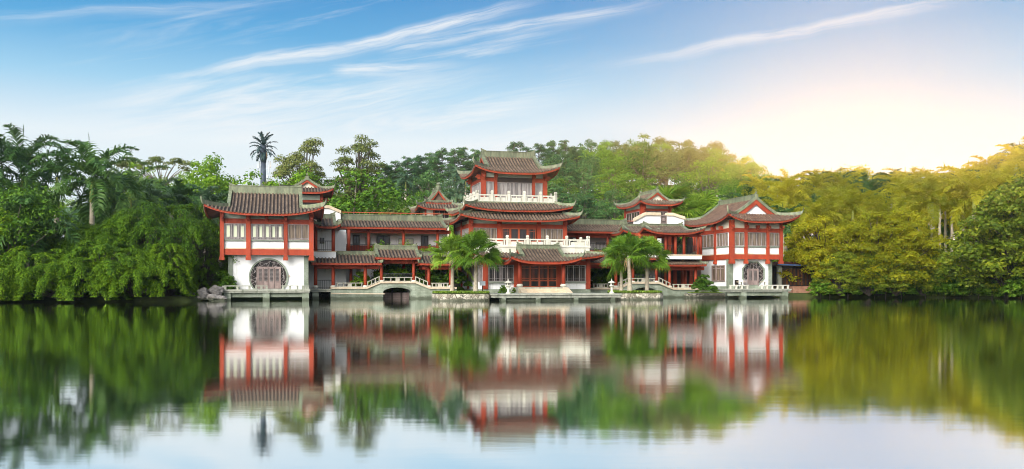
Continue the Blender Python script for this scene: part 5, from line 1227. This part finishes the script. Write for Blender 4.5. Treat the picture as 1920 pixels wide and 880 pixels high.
for px, d, top, k, nm, lab, s in ((303, 128, 296, 'umbrella', 'flat_topped_tree', 'brownish flat-topped tree on the skyline right of the big royal palm', 1.1), (368, 118, 308, 'round_light', 'bright_tree', 'bright green tree on the skyline left of the pavilion roof', .8), (428, 124, 303, 'round_light', 'bright_tree', 'round bright green tree on the skyline above the pavilion ridge', 1.0),
        (573, 122, 262, 'euc', 'eucalyptus_tree', 'tall open-crowned eucalyptus right of the antenna mast', .86), (672, 118, 252, 'euc_tall', 'eucalyptus_tree', 'tallest thin double-stemmed eucalyptus above the left gallery', 1.1), (540, 116, 322, 'round_light', 'bright_tree', 'bright green tree at the foot of the open-crowned eucalyptus', .9), (610, 118, 345, 'round_green', 'round_tree', 'green tree just right of the left roof tower', 1.0), (655, 113, 335, 'round_green', 'round_tree', 'dense green tree at the foot of the tall thin eucalyptus', 1.3), (260, 122, 310, 'round_light', 'bright_tree', 'light green tree behind the big royal palm', 1.0), (448, 126, 336, 'round_light', 'bright_tree', 'light green tree left of the antenna mast', 1.1), (534, 130, 350, 'round_green', 'round_tree', 'green tree around the foot of the antenna mast', 1.1), (385, 130, 314, 'round_green', 'round_tree', 'green tree behind the bright tree left of the pavilion roof', 1.0)):
    x, y = at(px, d); plant(nm, k, lab, 'tree', x, y, top=zpx(top, d), sxy=s)
# ---- woods behind: layers of single trees ----------------------------------------------------------------------------------
def zone(px, d):
    if px < 430: return 'in the wood behind the left bamboo'
    if px < 640: return 'in the wood behind the left pavilion and mast'
    if px < 880: return 'on the slope behind the left gallery'
    if px < 1160: return 'on the hill right of the main hall roof' if d < 175 else 'on the far hilltop right of the main hall'
    if px < 1420: return 'on the hill above the right roof tower' if d < 175 else 'on the far hilltop above the right roof tower'
    return 'in the sunlit wood on the right bank'
NAMES = {'round_green': ('round_tree', 'mid green round-crowned tree'), 'round_light': ('bright_tree', 'bright yellow-green tree'), 'round_olive': ('pale_tree', 'pale olive tree'), 'round_bluish': ('dark_tree', 'dark blue-green tree'), 'round_gold': ('glow_tinted_tree', 'glow-tinted green tree'),
         'pine': ('pine_tree', 'tall dark pine with bare trunk'), 'royal_palm': ('feather_palm', 'green feather palm'), 'royal_palm_b': ('feather_palm', 'grey-green feather palm'), 'royal_palm_y': ('feather_palm', 'glow-tinted feather palm'), 'small_gold': ('small_tree', 'small glow-tinted tree'), 'small_green': ('small_tree', 'small green tree'), 'small_light': ('small_tree', 'small bright green tree')}
def wild(kind, px, d, h, sxy=1.0):
    x, y = at(px, d); nm, desc = NAMES[kind]; zn = zone(px, d)
    plant(nm, kind, desc+' '+zn, 'palm tree' if 'palm' in kind else ('pine' if kind == 'pine' else 'tree'), x, y, h=h, sxy=sxy, group=desc+'s '+zn)
def pick(opts): 
    r = rng.random()*sum(w for _, w in opts)
    for k, w in opts:
        r -= w
        if r <= 0: return k
    return opts[-1][0]
for d in (110, 118, 128, 140):                              # left wood
    px = -90+rng.uniform(0, 40)
    while px < 640:
        if 460 < px < 525 and d < 130: px += 30; continue
        k = pick([('round_green', 3), ('round_light', 3), ('round_olive', 1), ('royal_palm_b', 1.2), ('small_light', 1)])
        wild(k, px, d+rng.uniform(-3, 3), rng.uniform(6.0, 8.2) if 'palm' not in k else rng.uniform(7, 9), 1.1); px += rng.uniform(52, 82)*118/d
for d in (108, 114, 122, 132, 144, 158, 172, 188, 204, 220):   # centre and right hill
    px = 625+rng.uniform(0, 40)
    while px < 1420:
        rd = interp(px, RIDGE_D)
        if d < rd+4:
            if px < 890: opts = [('round_green', 3), ('round_light', 2.5), ('royal_palm_b', 2), ('round_olive', 1.2)] if d < 150 else [('round_green', 2), ('round_bluish', 2), ('royal_palm_b', 2.4)]
            elif px < 1180: opts = [('round_light', 5), ('round_green', 2.5), ('royal_palm_b', .8), ('small_light', 1)] if d < 150 else [('round_bluish', 3), ('round_green', 2.5), ('round_light', 1), ('pine', .5)]
            else: opts = [('round_light', 2), ('round_green', 2.2), ('royal_palm', 2), ('round_olive', .8)] if d < 150 else [('round_olive', 1.6), ('round_green', 2), ('round_light', 2.4), ('round_gold', 1)]
            k = pick(opts); h = rng.uniform(5.8, 8.8) if d < 150 else rng.uniform(8.0, 10.5)
            if d < 118: h *= .8
            wild(k, px, d+rng.uniform(-4, 4), h, 1.12); px += rng.uniform(70, 105)*112/d
        else: px += 40
for px, top in ((722, 312), (742, 305), (764, 298), (786, 296), (806, 290), (829, 282), (850, 284), (872, 280), (893, 284), (962, 271), (985, 279), (1010, 272), (735, 322), (775, 312), (815, 300), (1036, 268), (1062, 266)):
    d = interp(px, RIDGE_D)+rng.uniform(-6, 2); x, y = at(px, d); nm, desc = NAMES['pine']; zn = 'on the ridge left of the main hall roof' if px < 900 else 'on the ridge close right of the main hall roof'
    plant(nm, 'pine', desc+' '+zn, 'pine', x, y, top=zpx(top, d), sxy=1.0, group='ridge pines '+zn)
for px, top, k in ((1330, 268, 'round_olive'), (1362, 282, 'round_olive'), (1290, 266, 'round_olive'), (1250, 258, 'round_olive'), (1200, 254, 'round_green'), (1150, 258, 'round_olive'), (1100, 264, 'round_bluish'), (1390, 300, 'round_gold')):
    d = interp(px, RIDGE_D); x, y = at(px, d); nm, desc = NAMES[k]; plant(nm, k, desc+' on the very skyline of the right hill', 'tree', x, y, top=zpx(top, d), group='skyline trees of the right hill, '+desc)
for d in (113, 124, 134, 144, 153):                         # undergrowth between the right palms
    px = 1410+rng.uniform(0, 40)
    while px < 2050:
        if not (1735 < px < 1850 and d < 130): wild(pick([('small_green', 2), ('small_light', 1), ('small_gold', 2)]), px, d+rng.uniform(-3, 3), rng.uniform(3.6, 6.0), 1.3)
        px += rng.uniform(52, 80)*118/d
px = 640
while px < 1420:                                             # undergrowth on the ridge itself
    dd = interp(px, RIDGE_D)+5+rng.uniform(-2, 2); wild(pick([('small_green', 2), ('round_green', 1)]), px, dd, rng.uniform(5.5, 7.5), 1.35); px += rng.uniform(34, 48)
px = 1400
while px < 2040:
    dd = interp(px, RIDGE_D)+6+rng.uniform(-2, 2); x, y = at(px, dd); sk = interp(px, [(1400, 345), (1500, 345), (1600, 342), (1750, 342), (1850, 325), (1920, 300), (2040, 290)])
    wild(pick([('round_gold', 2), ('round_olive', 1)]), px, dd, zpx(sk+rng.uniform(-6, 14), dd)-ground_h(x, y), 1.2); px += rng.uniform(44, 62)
for px, dd, sk in ((1548, 160, 326), (1574, 166, 322), (1596, 160, 324), (1618, 168, 321), (1642, 161, 325), (1604, 174, 322), (1584, 152, 332), (1610, 153, 330)):  # extra trees added to stop the sun's glint reaching the water
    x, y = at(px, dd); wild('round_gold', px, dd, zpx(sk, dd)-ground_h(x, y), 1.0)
# ---- right bank ------------------------------------------------------------------------------------------------------------
for d in (111, 119, 127, 136, 146, 156):
    px = 1395+rng.uniform(0, 30)
    while px < 2060:
        if 1740 < px < 1840 and d < 122: px += 40; continue
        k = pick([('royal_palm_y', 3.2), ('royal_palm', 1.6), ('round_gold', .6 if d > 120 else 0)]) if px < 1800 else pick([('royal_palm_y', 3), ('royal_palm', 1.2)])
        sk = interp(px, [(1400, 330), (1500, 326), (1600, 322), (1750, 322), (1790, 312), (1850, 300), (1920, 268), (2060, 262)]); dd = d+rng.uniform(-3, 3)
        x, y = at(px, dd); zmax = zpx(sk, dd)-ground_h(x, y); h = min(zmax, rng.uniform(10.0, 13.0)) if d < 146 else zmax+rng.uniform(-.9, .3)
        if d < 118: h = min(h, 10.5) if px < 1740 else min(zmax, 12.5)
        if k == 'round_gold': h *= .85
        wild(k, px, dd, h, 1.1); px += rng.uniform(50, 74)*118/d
for px, d, top, lab in ((1828, 101, 318, 'tall royal palm with pale green trunk left of the right-edge shrub'), (1750, 103, 335, 'royal palm with yellow-green trunk behind the glow-tinted shrubs'), (1880, 108, 312, 'royal palm behind the right-edge shrub'), (1600, 108, 352, 'royal palm above the glow-tinted shrubs'), (1530, 104, 375, 'royal palm right of the corner pavilion roof')):
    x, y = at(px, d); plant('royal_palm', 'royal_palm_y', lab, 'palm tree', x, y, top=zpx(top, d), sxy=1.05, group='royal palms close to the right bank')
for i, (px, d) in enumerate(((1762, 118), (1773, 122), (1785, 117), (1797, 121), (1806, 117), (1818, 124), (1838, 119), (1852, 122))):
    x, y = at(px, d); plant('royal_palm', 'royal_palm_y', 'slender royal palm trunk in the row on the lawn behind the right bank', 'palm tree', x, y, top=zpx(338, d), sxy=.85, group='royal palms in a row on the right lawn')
GB = [(1543, 102, 425), (1600, 99, 440), (1645, 98.5, 418), (1690, 99, 412), (1718, 100, 450), (1575, 97, 480), (1630, 96.5, 482), (1680, 96.5, 478), (1730, 97, 490)]
for px, d, top in GB:
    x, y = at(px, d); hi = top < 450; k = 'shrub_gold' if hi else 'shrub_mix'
    plant('glow_tinted_shrub' if hi else 'leafy_shrub', k, 'tall glow-tinted yellow-green shrub between the annexe and the royal palm trunks' if hi else 'green-yellow shrub leaning over the water right of the annexe', 'shrub', x, y, top=zpx(top, d), z=max(.3, ground_h(x, y)), group='glow-tinted yellow-green shrubs on the right bank' if hi else 'green-yellow shrubs at the right waterline', sxy=1.1)
for px, d, top, k, lab in ((1888, 92, 372, 'shrub_mix', 'large leafy shrub at the right picture edge'), (1935, 90, 355, 'shrub_mix', 'tall leafy shrub cut by the right picture edge'), (1872, 93, 478, 'shrub_mix', 'leafy shrub right of the pale green palm trunk')):
    x, y = at(px, d); plant('leafy_shrub', k, lab, 'shrub', x, y, top=zpx(top, d), z=max(.3, ground_h(x, y)), sxy=1.1)
for i, (px, d, top) in enumerate(((1538, 97.5, 528), (1556, 97.5, 532), (1590, 97, 532), (1640, 97, 530), (1690, 97, 528), (1735, 97, 525), (1760, 97, 515), (1785, 96.5, 500), (1810, 96, 505), (1770, 96, 528), (1800, 95.5, 530), (1835, 94.5, 520), (1860, 92.5, 528), (1890, 91, 530), (1915, 89, 520), (1940, 87, 525), (1660, 97.5, 505), (1720, 98, 500), (1750, 99, 488), (1830, 97, 495))):
    x, y = at(px, d); plant('low_bush', 'bush', 'low dark green bush along the right waterline', 'bush', x, y, top=zpx(top, d), z=max(.1, ground_h(x, y)), group='low bushes along the right waterline', sxy=1.15)
# ---- plants about the buildings -----------------------------------------------------------------------------------------------
for px, v, top, k, lab, w in ((1318, 85.5, 520, 'bush', 'dark bush below the square window of the corner pavilion', .9), (1339, 85.3, 536, 'bush', 'tiny leafy plant at the corner pavilion plinth', .8), (427, 86.0, 523, 'bush', 'small bush at the left corner of the moon-door terrace', .9), (678, 91.0, 514, 'bush_light', 'bright bush behind the bridge columns, left of the arch', .8), (735, 91.6, 498, 'bush', 'dark bush seen through the raised bay of the left bridge', 1.0), (830, 92.5, 495, 'bush', 'tall dark bush behind the bridge left of the palms', 1.2), (1128, 91.5, 500, 'bush', 'bare-stemmed bush behind the right bridge bench', .9), (1175, 92.4, 495, 'bush', 'dark bush under the right gallery behind the palms', 1.0),
        (943, 80.8, 537, 'bush_light', 'small plant beside the left stone lantern', .7), (965, 84.2, 541, 'bush', 'small plant at the left step cheek', .8)):
    x, y = wxy(U(px, v), v); plant('potted_bush' if False else 'garden_bush', k, lab, 'bush', x, y, top=ZZ(top, px, v), z=.5, sxy=w)
for px, v, top, lab in ((715, 92.4, 447, 'leafy creeper tree rising behind the raised bridge roof'), (765, 92.5, 448, 'light leafy tree top spreading right of the raised bridge roof'), (806, 92.4, 455, 'light leafy tree top left of the waterside palms'), (1118, 92.3, 462, 'light leafy tree between hall terrace and right palms'), (1150, 92.3, 458, 'light leafy tree behind the right waterside palms')):
    x, y = wxy(U(px, v), v); plant('garden_tree', 'small_light', lab, 'tree', x, y, top=ZZ(top, px, v), z=.5, sxy=.55)
for px, d, top, lab in ((1318, 112, 362, 'fan palm with a brown skirt of dead fronds above the open corridor'), (1252, 113, 348, 'fan palm with dead fronds behind the right roof tower')):
    x, y = at(px, d); plant('skirted_palm', 'skirt', lab, 'palm tree', x, y, top=zpx(top, d), sxy=1.5)
# ---- antenna mast disguised as a palm -------------------------------------------------------------------------------------------
def mast():
    d = 128; x, y = at(493.5, d); z0 = ground_h(x, y); top = zpx(258, d)-z0; hc = zpx(293, d)-z0
    t = wthing('antenna_mast', 'dark steel antenna mast disguised as a palm tree on the skyline behind the left pavilion', 'mast', (x, y, z0))
    MB().tube([(0, 0, 0), (0, 0, hc*.6), (0, 0, hc)], [.48, .42, .36], 12).build('pole', 'mast', t, True)
    MB().tube([(0, 0, hc-.9), (0, 0, hc), (0, 0, hc+1.6)], [.42, .52, .4], 12).build('collar', 'mast', t, True)
    Q = []
    for i in range(24):
        f = (i+.5)/24; Q.append(frond((0, 0, hc+.6+1.0*(1-f)), i*2.399, R(82-100*f), 2.35*(.85+.3*G.random()), R(45+60*f), 24, .45, .10, .3))
    me = qmesh('crown', np.concatenate(Q), 'mastleaf'); o = bpy.data.objects.new('crown', me); COL.objects.link(o); o.parent = t
    for px, p0, p1, w in ((485.3, 303, 316, .34), (489.3, 299, 314, .09), (504.6, 302, 326, .09), (507.4, 303, 315, .14), (489.5, 329, 335, .42), (502.5, 329, 336, .30)):
        dx = (px-493.5)*d/FPX; a, b = zpx(p1, d)-z0, zpx(p0, d)-z0; MB().box(dx-w/2, dx+w/2, -.3, -.1, a, b).build('antenna_panel', 'panel', t)
    MB().box(-1.0, 1.0, -.25, -.2, zpx(318, d)-z0, zpx(317.4, d)-z0).box(-.65, -.6, -.25, -.2, zpx(326, d)-z0, zpx(303, d)-z0).build('antenna_arm', 'panel', t)
mast()
# ---- grass --------------------------------------------------------------------------------------------------------------------
def grass():
    P = []
    for t, cu, cv, hx, hy in ISL:
        n = 6500; a = G.uniform(-.985, .985, (n, 2)); a = a[np.abs(a[:, 0])**4+np.abs(a[:, 1])**4 < .93]
        for p, q in a: x, y = wxy(cu+p*hx, cv+q*hy); P.append((x, y, .67))
    for i in range(2600):
        px = G.uniform(1290, 1372); v = G.uniform(87.75, 90); x, y = wxy(U(px, v), v); P.append((x, y, .43))
    for i in range(3500):
        px = G.uniform(718, 772); v = G.uniform(92.2, 96); x, y = wxy(U(px, v), v); P.append((x, y, .62+.53*(v-92.05)/3.25-.01))
    for i in range(9000):
        px = G.uniform(1720, 1960); d = interp(px, SHORE)+G.uniform(.3, 2.2)**1.0; x, y = at(px, d); P.append((x, y, max(0.05, ground_h(x, y))))
    for i in range(16000):
        px = G.uniform(1480, 1900); d = G.uniform(103, 128); x, y = at(px, d); P.append((x, y, ground_h(x, y)))
    P = np.array(P); n = len(P); h = (.10+.14*G.random(n)); h[-25000:] *= 1.8; P[:, 2] += h*.45
    A = unit(np.array([0, 0, 1.0])+G.normal(size=(n, 3))*.45); o = bpy.data.objects.new('grass', qmesh('grass', leafquads(P, A, rdir(n), h, .05+.06*G.random(n)), 'grass')); COL.objects.link(o)
    tag(o, 'short bright grass on islands, banks and lawn', 'grass', kind='stuff')
grass()
